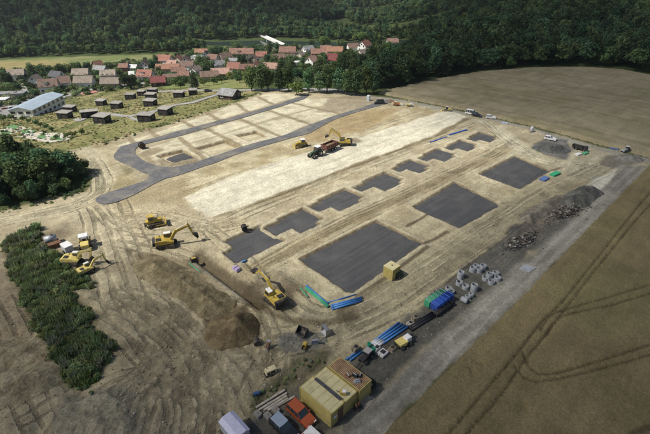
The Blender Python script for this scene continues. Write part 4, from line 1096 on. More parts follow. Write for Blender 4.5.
HOUSES = [
 (19, 80, 12, 9, 5.2, 3.4, 18, 'white', 'beige', 'white house with beige roof at the far left, behind the lane bend'),
 (37, 85.5, 9, 8, 4.8, 3.2, 96, 'white', 'beige', 'white house with steep beige gable, second from left in the street row'),
 (51, 91.5, 13, 10, 5.0, 4.2, 20, 'white', 'brown', 'large white house with broad brown roof and white gable above the hall'),
 (66, 87.5, 9, 9, 4.6, 3.8, 22, 'white', 'brown', 'smaller brown roofed house joined behind the large white gabled one'),
 (59, 81, 12, 9, 4.8, 3.0, -22, 'white', 'dark', 'white house with dark solar roof behind the brown roofed pair'),
 (83, 79.5, 13, 9, 5.2, 3.6, 6, 'cream', 'beige', 'cream house with beige roof, rear one of two in line'),
 (86, 87, 14, 10, 4.6, 3.8, 8, 'white', 'beige', 'white house with wide beige roof fronting the village road'),
 (110, 80, 12, 9, 5.0, 3.2, 10, 'cream', 'beige', 'cream house with low beige roof left of the round dark tree'),
 (112, 87.5, 14, 9, 4.2, 3.4, 8, 'tan', 'beige', 'tan house with beige roof at the road left of the round tree'),
 (102, 74, 11, 8, 4.6, 2.4, -10, 'grey', 'grey', 'grey roofed house in front of the green meadow'),
 (98.5, 68.5, 8, 7, 3.4, 3.6, 60, 'tan', 'orange', 'little house with steep orange roof at the meadow hedge'),
 (125, 72, 8, 7, 4.8, 2.6, 4, 'brick', 'rust', 'narrow brick house with rust roof at the meadow edge'),
 (133.5, 71.5, 9, 7, 4.0, 2.0, -5, 'white', 'pale', 'pale roofed white house next to the brick house'),
 (146, 70, 10, 8, 5.2, 3.6, 94, 'white', 'brown', 'white gabled house with brown roof among dark trees'),
 (166, 65.5, 14, 10, 5.4, 4.2, -14, 'white', 'red', 'big red brown roofed house topping the village by the meadow'),
 (147, 81, 13, 9, 5.0, 4.0, -8, 'white', 'red', 'white house with red roof and dormer above the dark barn'),
 (134.5, 77, 7, 6, 3.0, 1.8, 12, 'white', 'pale', 'small white annex right of the round tree'),
 (169, 73, 21, 9, 4.6, 3.2, 6, 'tan', 'orange', 'long tan house with orange roof in the village middle'),
 (172.5, 80, 14, 7, 3.2, 1.8, 14, 'white', 'brown', 'low long white house with brown roof right of the barn'),
 (179, 75.5, 12, 8, 4.4, 3.0, 20, 'tan', 'rust', 'tan house with rust roof behind the low long white one'),
 (187, 66, 9, 8, 5.4, 3.4, 90, 'white', 'brown', 'tall white house with brown gable near the hedge'),
 (179, 64, 9, 8, 4.8, 3.0, 80, 'cream', 'red', 'cream house with red gable roof below the meadow end'),
 (173.5, 68.5, 10, 8, 4.4, 3.0, -18, 'white', 'salmon', 'white house with salmon roof behind the long orange roof'),
 (198, 60.5, 12, 8, 4.4, .0, -6, 'white', 'pale', 'white flat roofed block at the village back'),
 (206.5, 60, 9, 8, 4.6, 4.0, 92, 'white', 'dark', 'dark roofed house with steep gable at the village back'),
 (202, 56, 13, 8, 4.2, 3.0, 6, 'cream', 'orange', 'orange roofed house behind the white flat block'),
 (189, 71, 12, 9, 5.2, 3.4, -10, 'white', 'brown', 'white two storey house with brown roof beside dense trees'),
 (242.5, 59, 25, 12, 6.0, 4.4, 4, 'cream', 'rust', 'very large long house with rust brown roof, biggest in the village'),
 (262, 61, 11, 9, 5.4, 3.6, 2, 'white', 'red', 'white house with red roof right of the very large one'),
 (219.5, 70, 11, 9, 5.2, 3.0, 30, 'white', 'grey', 'white house with grey roof in front of the brown row'),
 (221, 77.5, 15, 9, 4.0, 3.6, 12, 'tan', 'salmon', 'house with bright salmon roof at the village front'),
 (235, 72.5, 12, 9, 4.6, 4.0, -16, 'tan', 'red', 'red roofed house between salmon roof and dark trees'),
 (247, 73, 13, 8, 4.4, 3.2, 8, 'tan', 'rust', 'rust roofed house behind the leafy row of tall trees'),
 (256, 71, 9, 8, 4.6, 3.0, 80, 'cream', 'red', 'cream house with red gable behind the tall trees'),
 (271, 72.5, 13, 9, 4.6, 3.6, -10, 'white', 'salmon', 'salmon roofed white house showing right above the tall trees'),
 (254, 65, 9, 9, 6.0, 3.0, 86, 'tan', 'brown', 'tall tan gable house below the very large roof'),
 (210, 80, 15, 9, 3.8, 3.2, 16, 'tan', 'brown', 'low tan house with brown roof at the village green'),
 (184.5, 80, 9, 8, 4.2, 2.8, 10, 'cream', 'rust', 'cream cottage with rust roof near the pointed conifer'),
 (226, 62.5, 12, 9, 5.0, 4.0, 40, 'tan', 'brown', 'brown roofed house turned at an angle left of the biggest roof'),
 (233, 65, 11, 7, 4.4, 2.0, 4, 'white', 'grey', 'white low house under the biggest roof'),
 (214, 63, 11, 9, 4.8, 3.4, -22, 'white', 'rust', 'white house with rust roof amid dark garden trees'),
 (196, 74.5, 11, 8, 4.2, 2.8, 70, 'white', 'beige', 'white house with beige gable beside the village lane'),
 (288, 56, 18, 11, 5.0, 4.4, -6, 'tan', 'rust', 'broad rust roofed house near the bridge end'),
 (308, 54, 13, 9, 5.0, 3.4, 40, 'white', 'grey', 'white house with grey roof at the bend of the far lane'),
 (318.5, 57, 16, 9, 4.4, 3.6, 6, 'brick', 'rust', 'brick house with long rust roof by the river trees'),
 (326, 53, 12, 8, 4.6, 3.0, -4, 'tan', 'rust', 'tan house with rust roof close to the river'),
 (334.5, 55, 17, 9, 4.4, 3.6, 2, 'cream', 'orange', 'long house with bright orange roof near the river'),
 (299, 66.5, 12, 8, 4.2, .0, 16, 'white', 'pale', 'white flat roofed bungalow behind the central trees'),
 (311.5, 66, 11, 9, 4.6, 3.8, 62, 'white', 'salmon', 'salmon roofed house with white gable behind the central trees'),
 (333, 64.5, 12, 9, 4.4, 4.2, -4, 'white', 'darkred', 'dark red roofed house with white left gable by the wood'),
 (353, 51.5, 12, 9, 4.6, 3.2, 16, 'white', 'brown', 'brown roofed white house next to the large willow'),
 (364.5, 50.5, 13, 10, 5.0, 4.4, 54, 'white', 'red', 'red roofed white house at the far right of the village'),
 (363.5, 58, 10, 8, 4.6, 2.6, 30, 'cream', 'beige', 'beige roofed house below the far right red roof'),
 (279, 62.5, 12, 9, 4.6, 3.4, 20, 'cream', 'brown', 'cream house with brown roof above the tall trees'),
 (300, 59, 10, 8, 4.4, 3.0, 70, 'cream', 'beige', 'cream house with beige gable beside the far lane'),
 (392, 46, 11, 8, 4.2, 3.0, 10, 'white', 'salmon', 'lone white house with salmon roof at the wood edge'),
]
for i, hh in enumerate(HOUSES):
    fl = hh[5] == 0
    house(*hh, flat=fl, chim=(i % 3 != 1), dormer=(i in (2, 15, 27)))
house(159, 85.5, 11, 10, 3.6, 3.4, 16, 'wood', 'darkred', 'dark timber barn with plain dark red roof beside the meadow cabins', chim=False, cat='barn', name='barn', group=None)
house(11, 97.5, 22, 9, 3.4, 0, 10, 'grey', 'grey', 'long low grey flat roofed building at the left edge', flat=True, cat='building', name='low_building', group=None)
house(-10, 104, 26, 8, 3.2, 0, 10, 'grey', 'pale', 'pale flat roofed shed cut by the left edge behind the hedge', flat=True, cat='building', name='low_building', group=None)
house(230, 98, 9.5, 8.6, 2.6, 2.2, -24, 'wood', 'grey', 'dark timber field barn with broad grey roof beside the plots', chim=False, cat='barn', name='barn', group=None)

# ---- industrial hall
A_, B_, C_ = (np.array(g(*p)) for p in ((15.5, 116), (33.5, 116.5), (66.5, 107)))
rzh = math.atan2(*(C_ - B_)[::-1]); Lh = float(np.linalg.norm(C_ - B_)); Dh = 10.8
ctr = (B_ + C_) / 2 + np.array((-math.sin(rzh), math.cos(rzh))) * Dh / 2
hall = thing('hall', 'white two storey hall with pale blue metal roof at the left', 'hall', (ctr[0], ctr[1], HILL(*ctr)), rzh)
MB().prism([(-Dh / 2, -3), (Dh / 2, -3), (Dh / 2, 5.2), (0, 6.5), (-Dh / 2, 5.2)], -Lh / 2, Lh / 2, 'x').build('wall', WALLM['white'], hall)
HROOF = mat('roof_bluegrey', (0.36, 0.43, 0.50), .55, var=.06, scale=.3)
rf = MB().prism([(-Dh / 2 - .5, 5.12), (0, 6.56), (Dh / 2 + .5, 5.12), (Dh / 2 + .5, 5.3), (0, 6.76), (-Dh / 2 - .5, 5.3)], -Lh / 2 - .5, Lh / 2 + .5, 'x').build('roof', HROOF, hall)
for i in range(14):
    xx = -Lh / 2 + Lh * (i + .5) / 14
    MB().beam((xx, -Dh / 2 - .5, 5.32), (xx, 0, 6.78), .09, .09).beam((xx, Dh / 2 + .5, 5.32), (xx, 0, 6.78), .09, .09).build('roof_seam', HROOF, rf)
for z in (1.6, 4.0):
    for i in range(7): put_window(hall, -Lh / 2 + Lh * (i + .5) / 7, -Dh / 2, z, 0, 1.8, 1.2)
    for i in range(3): put_window(hall, -Lh / 2, -Dh / 2 + Dh * (i + .5) / 3, z, -PI / 2, 2.2, 1.2)
MB().box((-Lh / 2 - .05, -2.2, 1.3), (.12, 2.8, 2.8)).build('gate', mat('gate_grey', (.25, .27, .3), .6), hall)

# ---- holiday cabins on the meadow
CABW = mat('cabin_wood', (0.034, 0.034, 0.036), .85, var=.25, scale=2.0, obj_rand=.2)
CABR = mat('cabin_roof', (0.27, 0.255, 0.23), .85, var=.14, scale=.7, obj_rand=.12)
def cabin(px, py, L_, D_, rz, label, group='dark cabins on the meadow'):
    x, y = g(px, py)
    L_, D_ = L_ * .78, D_ * .78
    t = thing('cabin', label, 'cabin', (x, y, HZ(x, y)), R(rz), group)
    MB().prism([(-D_ / 2, -1.2), (D_ / 2, -1.2), (D_ / 2, 2.85), (-D_ / 2, 2.65)], -L_ / 2, L_ / 2, 'x').build('wall', CABW, t)
    MB().prism([(-D_ / 2 - .3, 2.66), (D_ / 2 + .3, 2.89), (D_ / 2 + .3, 3.09), (-D_ / 2 - .3, 2.86)], -L_ / 2 - .35, L_ / 2 + .35, 'x').build('roof', CABR, t)
    for i in range(int(L_ / .6)):
        MB().box((-L_ / 2 + .3 + .6 * i, -D_ / 2 - .02, 1.25), (.08, .05, 2.7)).build('board_batten', CABW, t)
    put_window(t, -L_ * .22, -D_ / 2, 1.6, 0, 1.2, 1.0, True); put_window(t, L_ / 2, 0, 1.6, PI / 2, 1.0, 1.0, True); put_window(t, -L_ / 2, 0, 1.6, -PI / 2, 1.0, 1.0, True)
    MB().box((L_ * .2, -D_ / 2 - .03, 1.0), (.95, .08, 2.0)).build('door', WALLM['wood'], t)
    MB().box((L_ * .2, -D_ / 2 - .7, .05), (2.0, 1.3, .22)).build('porch_step', mat('plank', (.32, .26, .18), .85, var=.15), t)
    return t
for c in [(66, 118.5, 6.5, 4.2, -12, 'dark cabin at the left front, nearer of two close together'), (71, 112, 6.2, 4.0, -10, 'dark cabin tucked close behind the left front cabin'),
          (90.5, 117.5, 7.8, 3.2, 22, 'long narrow dark cabin slanting up beside the path'), (103, 122.5, 6.8, 4.6, -16, 'largest dark cabin nearest the plots, by the path bend'),
          (102, 105.5, 5.4, 4.0, -14, 'dark cabin alone on the left of the upper meadow'), (117.5, 108.5, 5.6, 4.2, -12, 'dark cabin inside the path loop'),
          (131, 99, 6, 4.2, -6, 'dark cabin at the left of the upper cluster'), (142, 95.5, 5, 3.8, -6, 'small dark cabin half hidden in the upper cluster'),
          (153, 93.5, 6.5, 4, -6, 'dark cabin at the rear of the upper cluster'), (151.5, 99, 6, 4.2, -8, 'dark cabin in the middle of the right column'),
          (151, 106, 6, 4.6, -12, 'dark cabin at the foot of the right column'), (147, 121, 7, 4.4, -10, 'dark cabin right beside the lower path end'),
          (166, 114.5, 5.4, 5, -18, 'dark cabin at the path corner next to the plots'), (179.5, 97.5, 6, 4, -6, 'dark cabin standing left of the tall dark one'),
          (193.5, 95, 4.6, 4.4, 6, 'tall boxy dark cabin beside the pale path')]: cabin(*c)

# ---- bridge over the river
b0, b1 = np.array(g(260.5, 36.3)), np.array(g(283, 46.6))
bl = float(np.linalg.norm(b1 - b0)); bm_ = (b0 + b1) / 2; brz = math.atan2(*(b1 - b0)[::-1])
br = thing('bridge', 'long pale concrete bridge crossing the river behind the village', 'bridge', (bm_[0], bm_[1], HILL(*bm_) - 3.4), brz)
CONC = mat('pale_concrete', (0.58, 0.57, 0.54), .85, var=.06, scale=.4)
MB().box((0, 0, 5.0), (bl, 5.4, .8)).build('deck', CONC, br)
for s in (-1, 1): MB().box((0, s * 2.6, 5.8), (bl, .2, .8)).build('parapet', CONC, br)
for s in (-1, 1): MB().box((s * (bl / 2 + 1.5), 0, 3.0), (5, 7, 4.9), taper=.8).build('abutment', CONC, br)
for i in range(4): MB().box((-bl / 2 + bl * (i + .5) / 4, 0, 2.2), (1.1, 4.2, 4.8)).build('pier', CONC, br)

# ---- garden trees and shrubs of the village
TREES = []
for i, (kd, h, r, n, s, m) in enumerate([('round', 9, 3.9, 900, .42, LEAF_MID), ('round', 8, 3.4, 800, .40, LEAF_DARK), ('round', 6, 2.7, 600, .36, LEAF_LITE), ('tall', 11, 3.0, 900, .40, LEAF_MID),
                                       ('conifer', 13, 2.9, 900, .40, LEAF_CON), ('round', 4, 2.1, 420, .32, LEAF_MID), ('tall', 13, 3.8, 1300, .42, LEAF_MID), ('round', 12, 5.6, 1500, .46, LEAF_LITE), ('tall', 12, 3.4, 1200, .42, LEAF_DARK)]):
    TREES.append((crown_mesh('crown', kd, h, r, n, s, m, 50 + i), trunk_mesh('trunk', h, .022 * h + .08, i)))
def tree(name, label, cat, px, py, k, s=1.0, group=None, z=None):
    x, y = g(px, py)
    t = thing(name, label, cat, (x, y, (HILL(x, y) if y > 215 else HZ(x, y)) if z is None else z), random.uniform(0, 6.28), group, s)
    link('trunk', TREES[k][1], t); link('crown', TREES[k][0], t)
    return t
tree('conifer', 'dark pointed conifer at the front edge of the village', 'conifer', 195, 89, 4, .95)
tree('broad_tree', 'round dark tree between the beige house and the brick house', 'tree', 128, 89, 1, 1.25)
tree('broad_tree', 'second dark tree just right of the round one', 'tree', 135, 88, 3, .8)
tree('willow', 'very large pale green willow by the river', 'tree', 324, 49.5, 7, 1.15)
tree('willow', 'large light green tree at the right end of the river', 'tree', 362, 44, 7, 1.1)
tree('conifer', 'dark slender conifer beside the orange roofed riverside house', 'conifer', 345, 58, 4, 1.0)
for i, (px, py, k, s) in enumerate([(252, 91, 6, 1.0), (262, 91.5, 8, 1.1), (268, 90.5, 6, .95), (280, 92, 8, 1.0), (289, 92, 6, 1.1), (297, 95, 2, 1.3), (309, 92.5, 6, .95), (319, 93, 8, .9), (327, 92, 6, 1.0), (338, 93, 8, 1.05), (346, 95, 6, .9), (356, 95, 8, 1.0), (366, 94, 6, 1.05), (374, 94, 8, .95)]):
    nth = ['first', 'second', 'third', 'fourth', 'fifth', 'bright small', 'seventh', 'eighth', 'ninth', 'tenth', 'eleventh', 'twelfth', 'thirteenth', 'last'][i]
    tree('row_tree', nth + ' tree from the left in the row at the head of the plots', 'tree', px, py, k, s * .88, 'row of trees at the head of the plots')
vt = [(8, 84, 1, 1.1), (2, 80, 0, 1), (-6, 86, 1, 1.2), (28, 80, 5, 1.2), (29, 88, 5, 1), (45, 80, 0, .7), (73, 83, 0, .7), (75, 90, 5, 1), (95, 84, 5, 1.2), (98, 88, 5, 1), (97, 78, 0, .7), (118, 76, 0, .7), (120, 83, 5, 1.2),
      (139, 80, 3, .7), (141, 75, 1, .8), (153, 70, 1, 1), (157, 68, 3, .9), (160, 74, 0, .7), (178, 60, 1, .8), (176, 86, 2, 1.1), (181, 88, 2, .9), (184, 86, 0, .8), (200, 67, 0, 1.1), (206, 68, 1, 1.2), (211, 71, 0, 1), (204, 73, 0, .9),
      (228, 71, 3, .9), (243, 67, 1, 1.3), (238, 64, 0, 1), (230, 80, 2, 1), (238, 79, 0, .8), (246, 79, 2, 1), (252, 80, 0, 1), (240, 83, 5, 1.2), (222, 83, 5, 1.2), (214, 85, 5, 1.3), (204, 86, 5, 1.1), (262, 77, 0, 1.1), (268, 63, 1, 1), (275, 66, 0, 1),
      (280, 75, 3, .9), (290, 72, 0, 1.1), (284, 68, 0, 1), (303, 72, 3, .9), (320, 72, 0, 1.1), (325, 67, 3, .8), (342, 66, 1, 1.2), (350, 62, 0, 1.1), (356, 66, 1, 1.2), (362, 70, 1, 1.3), (345, 74, 0, 1.2), (338, 78, 1, 1.2), (352, 80, 3, 1), (360, 84, 1, 1.2), (370, 78, 3, 1.1), (330, 82, 0, 1.1),
      (318, 80, 1, 1.1), (308, 80, 0, 1), (298, 82, 1, 1), (288, 82, 0, 1), (272, 82, 1, .9), (372, 62, 0, 1.2), (380, 58, 1, 1.3), (384, 66, 1, 1.3), (376, 52, 0, 1.2), (388, 52, 2, 1.5), (396, 58, 1, 1.3), (214, 57, 0, 1), (220, 55, 1, 1), (190, 60, 1, .9), (236, 52, 0, 1.1), (254, 53, 0, 1), (270, 54, 3, .9), (277, 52, 0, 1), (296, 51, 0, .9), (312, 46.5, 0, .8), (340, 48, 0, 1), (62, 75, 1, 1), (70, 74, 0, .9), (50, 76, 1, 1), (42, 76, 0, 1), (78, 72, 0, .9), (88, 71, 1, .9), (32, 75, 0, 1), (109, 70, 0, .7), (116, 69, 5, 1), (159, 64, 1, .8)]
for px, py, k, s in vt:
    tree('garden_tree', 'green garden tree standing among the village houses', 'tree', px, py, k, s, 'garden trees among the village houses')
# rows of shrubs beside the hall
for px, py, k, s in [(24, 121, 5, .6), (30, 123, 5, .5), (36, 125, 5, .55), (41, 127, 5, .45), (47, 129, 5, .5), (52, 131, 5, .45), (12, 120, 5, .7), (4, 121, 5, .8), (68, 138, 5, .5), (75, 137, 5, .5), (82, 135, 5, .55), (57, 139, 5, .4)]:
    tree('low_shrub', 'low round shrub on the slope between hall and garden course', 'shrub', px, py, k, s, 'low shrubs below the hall')
weeds('roadside_hedge', 'clipped green hedge between village road and low grey building', gp([(-60, 108), (0, 98), (24, 94.5), (32, 96), (10, 101), (-60, 113)]), 1.3, .9, 1.5, (.2, .4, .2, .2), rag=.3, cat='hedge')

weeds('garden_greenery', 'hedges and bushes filling the gardens between the village houses', VILLAGE, 3.4, 1.2, 3.8, (.2, .5, .25, .05), rag=2, cat='bushes', keep=.62)
# ---- garden golf course left of the meadow
TURF = mat('turf', (0.10, 0.21, 0.085), .9, var=.12, scale=.6)
SANDP = mat('sand_path', (0.43, 0.40, 0.33), .9, var=.12, scale=.5)
sheet('garden_path', gp([(0, 130), (14, 126), (30, 128), (44, 133), (60, 133), (74, 137), (66, 141), (50, 143), (36, 140), (20, 137), (0, 138)]), -.3, .17, SANDP)
for p in ([(6, 127.5), (12, 125), (20, 126.5), (14, 130)], [(20, 131), (27, 129), (36, 131), (32, 135), (24, 134.5)], [(50, 138), (56, 135.5), (67, 137), (62, 140.5), (53, 141)], [(0, 131), (8, 130.5), (12, 133), (2, 135)], [(36, 137), (42, 135), (48, 137), (42, 139.5)]):
    sheet('putting_green', gp(p), -.2, .24, TURF)
weeds('course_planting', 'low planting between the greens of the garden golf course', gp([(-6, 124), (14, 121), (40, 129), (74, 135), (78, 140), (50, 145), (20, 140), (-6, 140)]), 1.9, .3, 1.1, (.35, .35, .2, .1), keep=.55, src=DTUFT)
ROCKM = mat('pale_rock', (0.55, 0.53, 0.48), .9, var=.15, scale=1)
def rock_mesh(name, seed, m, flat=.7):
    rng = random.Random(seed); bm = bmesh.new(); bmesh.ops.create_icosphere(bm, subdivisions=1, radius=.5)
    for v in bm.verts: v.co = Vector((v.co.x * rng.uniform(.7, 1.2), v.co.y * rng.uniform(.7, 1.2), v.co.z * flat * rng.uniform(.7, 1.2)))
    me = bpy.data.meshes.new(name); bm.to_mesh(me); bm.free(); me.materials.append(m); return me
RK = [rock_mesh('boulder', i, ROCKM) for i in range(4)]
for i in range(26):
    px, py = random.uniform(4, 72), 0; py = 125 + (px - 4) * .2 + random.uniform(0, 8)
    x, y = g(px, py); o = link('boulder', RK[i % 4], None, (x, y, HZ(x, y) + .35), random.uniform(0, 6)); o.scale = (random.uniform(.6, 1.6),) * 3
    tag(o, 'pale boulder edging the garden golf course', 'boulder', 'boulders of the garden course')
# ------------------------------------------------------------------ building site: machines
YEL = mat('machine_yellow', (0.46, 0.33, 0.055), .5, var=.12, scale=1.5, dirt=(.24, .20, .13, .75))
YELW = mat('pale_yellow', (0.62, 0.50, 0.16), .55, var=.08, scale=1.5, dirt=(.35, .30, .20, .5))
BLK = mat('machine_black', (0.022, 0.022, 0.024), .6, var=.15, scale=2, dirt=(.16, .13, .09, .5))
TRK = mat('track_steel', (0.045, 0.04, 0.036), .7, var=.2, scale=3, dirt=(.22, .18, .12, .7))
STL = mat('bare_steel', (0.36, 0.36, 0.37), .4, .6, var=.1, scale=2, dirt=(.2, .16, .1, .4))
TYRE = mat('tyre', (0.020, 0.020, 0.021), .9, var=.15, scale=4, dirt=(.18, .15, .1, .4))
WHT = mat('white_paint', (0.70, 0.70, 0.69), .5, var=.05, dirt=(.4, .36, .28, .35))
DKR = mat('trailer_red', (0.115, 0.045, 0.038), .6, var=.15, dirt=(.2, .15, .1, .5))
GRNP = mat('tractor_green', (0.03, 0.06, 0.035), .5, var=.1, dirt=(.15, .12, .08, .4))
RUSTM = mat('rust', (0.16, 0.085, 0.05), .85, var=.25, scale=2, dirt=(.08, .05, .035, .5))
CGLASS = mat('cab_glass', (0.03, 0.04, 0.045), .08, var=.03, spec=.7)
SILV = mat('silver', (0.42, 0.43, 0.45), .35, .4, var=.06, dirt=(.25, .22, .17, .3))

def spot(px, py):
    x, y = g(px, py); return (x, y, HZ(x, y))
def dirdeg(p0, p1):
    a, b = g(*p0), g(*p1); return math.atan2(b[1] - a[1], b[0] - a[0])

def track_unit(b, L_, h, w, yc):
    r = h / 2; n = 7; poly = []
    for i in range(n): a = PI / 2 + PI * i / (n - 1); poly.append((-L_ / 2 + r + math.cos(a) * r, r + math.sin(a) * r))
    for i in range(n): a = -PI / 2 + PI * i / (n - 1); poly.append((L_ / 2 - r + math.cos(a) * r, r + math.sin(a) * r))
    b.prism(poly, yc - w / 2, yc + w / 2, 'y')
    k = int(L_ / .38)
    for i in range(k):
        x = -L_ / 2 + r + (L_ - 2 * r) * (i + .5) / k
        b.box((x, yc, h + .015), (.12, w + .04, .06))

def excavator(label, px, py, heading, swing, reach, dig, s=1.0, body=YEL, roof=None, name='excavator', group='excavators'):
    """reach: boom angle, stick angle (radians, from horizontal)"""
    t = thing(name, label, 'excavator', spot(px, py), heading, group, s)
    for sd in (-1, 1):
        b = MB(); track_unit(b, 4.3, .95, .62, sd * 1.12); tr = b.build('track', TRK, t)
        for i in range(5): MB().cyl((-1.5 + .75 * i, sd * 1.45, .42), (-1.5 + .75 * i, sd * 1.47, .42), .22, n=8).build('roller', BLK, tr)
    MB().box((0, 0, .6), (2.6, 1.7, .5)).cyl((0, 0, .8), (0, 0, 1.12), .75, n=14).build('chassis', BLK, t)
    M = Matrix.Rotation(swing, 4, 'Z')
    MB().prism([(-2.5, 1.15), (1.6, 1.15), (1.75, 1.5), (1.2, 1.75), (-.2, 2.15), (-2.1, 2.25), (-2.5, 2.0)], -1.35, 1.35, 'y', M).build('body', body, t, bevel=.05)
    MB().prism([(-2.95, 1.2), (-2.3, 1.15), (-2.2, 2.2), (-2.85, 2.05)], -1.38, 1.38, 'y', M).build('counterweight', BLK if body is YEL else body, t, bevel=.06)
    MB().box((-1.55, -.45, 2.3), (1.1, 1.2, .12), M).cyl((-1.2, .8, 2.2), (-1.2, .8, 2.75), .09, M=M).build('engine_cover', BLK, t)
    cb = MB().prism([(-.35, 1.2), (1.5, 1.2), (1.65, 1.9), (1.3, 2.95), (-.3, 3.0)], .35, 1.33, 'y', M).build('cab', body, t, bevel=.04)
    MB().box((.5, .84, 3.03), (1.5, .9, .08), M).build('cab_roof', roof or WHT, cb)
    for a, b_ in (((.05, 1.9), (1.35, 2.8)),):
        MB().prism([(-.15, 1.95), (1.45, 1.95), (1.2, 2.82), (-.15, 2.85)], 1.335, 1.35, 'y', M).build('window', CGLASS, cb)
        MB().prism([(-.15, 1.95), (1.45, 1.95), (1.2, 2.82), (-.15, 2.85)], .33, .345, 'y', M).build('window', CGLASS, cb)
        MB().box((1.53, .84, 2.4), (.05, .8, .9), M @ Matrix.Translation((0, 0, 0))).build('window', CGLASS, cb)
    a1, a2 = reach
    p0 = Vector((.9, -.25, 1.55)); p1 = p0 + Vector((math.cos(a1), 0, math.sin(a1))) * 2.7; a1b = a1 - .62
    p2 = p1 + Vector((math.cos(a1b), 0, math.sin(a1b))) * 3.0
    def plate(b, q0, q1, w0, w1, wid):
        d = (q1 - q0); n = Vector((-d.z, 0, d.x)).normalized(); k = d.normalized() * .12; y0 = q0.y
        b.prism([tuple((q0 - n * w0 - k).xz), tuple((q1 - n * w1 + k).xz), tuple((q1 + n * w1 + k).xz), tuple((q0 + n * w0 - k).xz)], y0 - wid / 2, y0 + wid / 2, 'y', M)
    b = MB(); plate(b, p0, p1, .22, .34, .46); plate(b, p1, p2, .33, .18, .44); b.build('boom', body, t)
    p3 = p2 + Vector((math.cos(a2), 0, math.sin(a2))) * 2.7; pb = p2 - Vector((math.cos(a2), 0, math.sin(a2))) * .55
    b = MB(); plate(b, pb, p2, .12, .26, .36); plate(b, p2, p3, .26, .12, .34); b.build('stick', body, t)
    d3 = a2 + dig
    ux, uz = Vector((math.cos(d3), 0, math.sin(d3))), Vector((-math.sin(d3), 0, math.cos(d3)))
    bp = [p3 + ux * x + uz * z for x, z in ((-.1, .25), (.35, .42), (.95, .35), (1.25, -.1), (1.15, -.55), (1.05, -.5), (1.08, -.1), (.85, .2), (.35, .28), (.1, .0))]
    b = MB().prism([tuple(q.xz) for q in bp], p3.y - .62, p3.y + .62, 'y', M)
    cheek = [p3 + ux * x + uz * z for x, z in ((-.05, .2), (.35, .38), (.93, .32), (1.2, -.1), (1.1, -.55), (.3, -.1))]
    for yy in (-.62, .58): b.prism([tuple(q.xz) for q in cheek], p3.y + yy, p3.y + yy + .05, 'y', M)
    bk = b.build('bucket', BLK, t)
    for i in range(5):
        q = p3 + ux * 1.1 + uz * -.6; MB().box((q.x, p3.y - .5 + .25 * i, q.z), (.1, .09, .22), M).build('tooth', STL, bk)
    MB().cyl((1.35, -.25, 1.35), tuple(p1 + Vector((0, 0, -.15))), .09, M=M, n=8).build('lift_cylinder', STL, t)
    MB().cyl(tuple(p1 + Vector((.2, 0, .35))), tuple(pb), .08, M=M, n=8).build('stick_cylinder', STL, t)
    MB().cyl(tuple(p2 + Vector((math.cos(a2), 0, math.sin(a2))) * .4 + Vector((.1, 0, .3))), tuple(p3 + ux * .25 + uz * .4), .07, M=M, n=8).build('bucket_cylinder', STL, t)
    return t

excavator('yellow excavator reaching its bent arm to the right beside the dirt ridge', 167, 246, R(6), R(14), (.92, -1.3), 0.9, .90)
excavator('yellow excavator parked at the trench end, arm stretched up left', 275, 302, R(135), R(-8), (.80, -.75), 1.2, .88)
excavator('dark excavator loading the red tipping trailer on the pale strip', 344, 145.5, R(20), R(155), (1.15, -1.25), 1.3, .92, YEL, BLK)

def bulldozer(label, px, py, rz, s=1.0, name='bulldozer', roof=None):
    t = thing(name, label, 'bulldozer', spot(px, py), rz, 'bulldozers', s)
    for sd in (-1, 1):
        b = MB(); track_unit(b, 3.6, 1.05, .6, sd * 1.15); b.build('track', TRK, t)
    MB().box((0, 0, .8), (2.8, 1.7, .6)).build('chassis', BLK, t)
    bd = MB().prism([(.0, 1.0), (2.0, 1.0), (2.05, 1.8), (.2, 2.0), (0, 1.9)], -.62, .62, 'y').build('engine_hood', YEL, t, bevel=.05)
    MB().cyl((1.2, .3, 1.9), (1.2, .3, 2.7), .07, n=8).build('exhaust', BLK, bd)
    cb = MB().prism([(-1.5, 1.1), (.1, 1.1), (.15, 1.9), (-.1, 2.9), (-1.4, 2.9)], -.75, .75, 'y').build('cab', YEL, t, bevel=.04)
    for yy in (-.765, .75): MB().prism([(-1.25, 1.9), (0, 1.9), (-.2, 2.75), (-1.25, 2.75)], yy, yy + .015, 'y').build('window', CGLASS, cb)
    MB().box((.06, 0, 2.35), (.04, 1.2, .75)).build('window', CGLASS, cb)
    MB().box((-.75, 0, 2.96), (1.6, 1.7, .1)).build('cab_roof', roof or YEL, cb)
    b = MB().prism([(2.65, .1), (2.8, .1), (2.72, .6), (2.85, 1.25), (2.75, 1.3), (2.55, .7)], -1.75, 1.75, 'y').build('blade', YEL, t)
    for sd in (-1, 1): MB().beam((.2, sd * 1.5, .55), (2.65, sd * 1.5, .5), .16, .22).build('push_arm', YEL, t)
    MB().box((-2.2, 0, .8), (.5, 1.4, .5)).box((-2.4, 0, .5), (.18, .2, 1.0)).build('ripper', BLK, t)
    MB().box((-1.75, 0, 1.35), (.6, 1.3, .7)).build('fuel_tank', YEL, t)
    return t
bulldozer('yellow bulldozer facing right between haul track and pale strip', 155, 225.5, R(28), .86)
bulldozer('small yellow bulldozer near the asphalt road, left of the red trailer', 301, 146.5, R(200), .85, roof=WHT)

def wheel(par, x, y, r, w, side):
    """tyre with a rim"""
    T = Matrix.Translation((x, y, r)) @ Matrix.Rotation(PI / 2, 4, 'X')
    prof = [(r * .55, -w / 2), (r * .92, -w / 2), (r, -w * .32), (r, w * .32), (r * .92, w / 2), (r * .55, w / 2)]
    o = MB().lathe(prof, 16, T).build('wheel', TYRE, par)
    MB().cyl((x, y - w * .38, r), (x, y + w * .38, r), r * .56, n=12).build('rim', SILV, o)
    return o

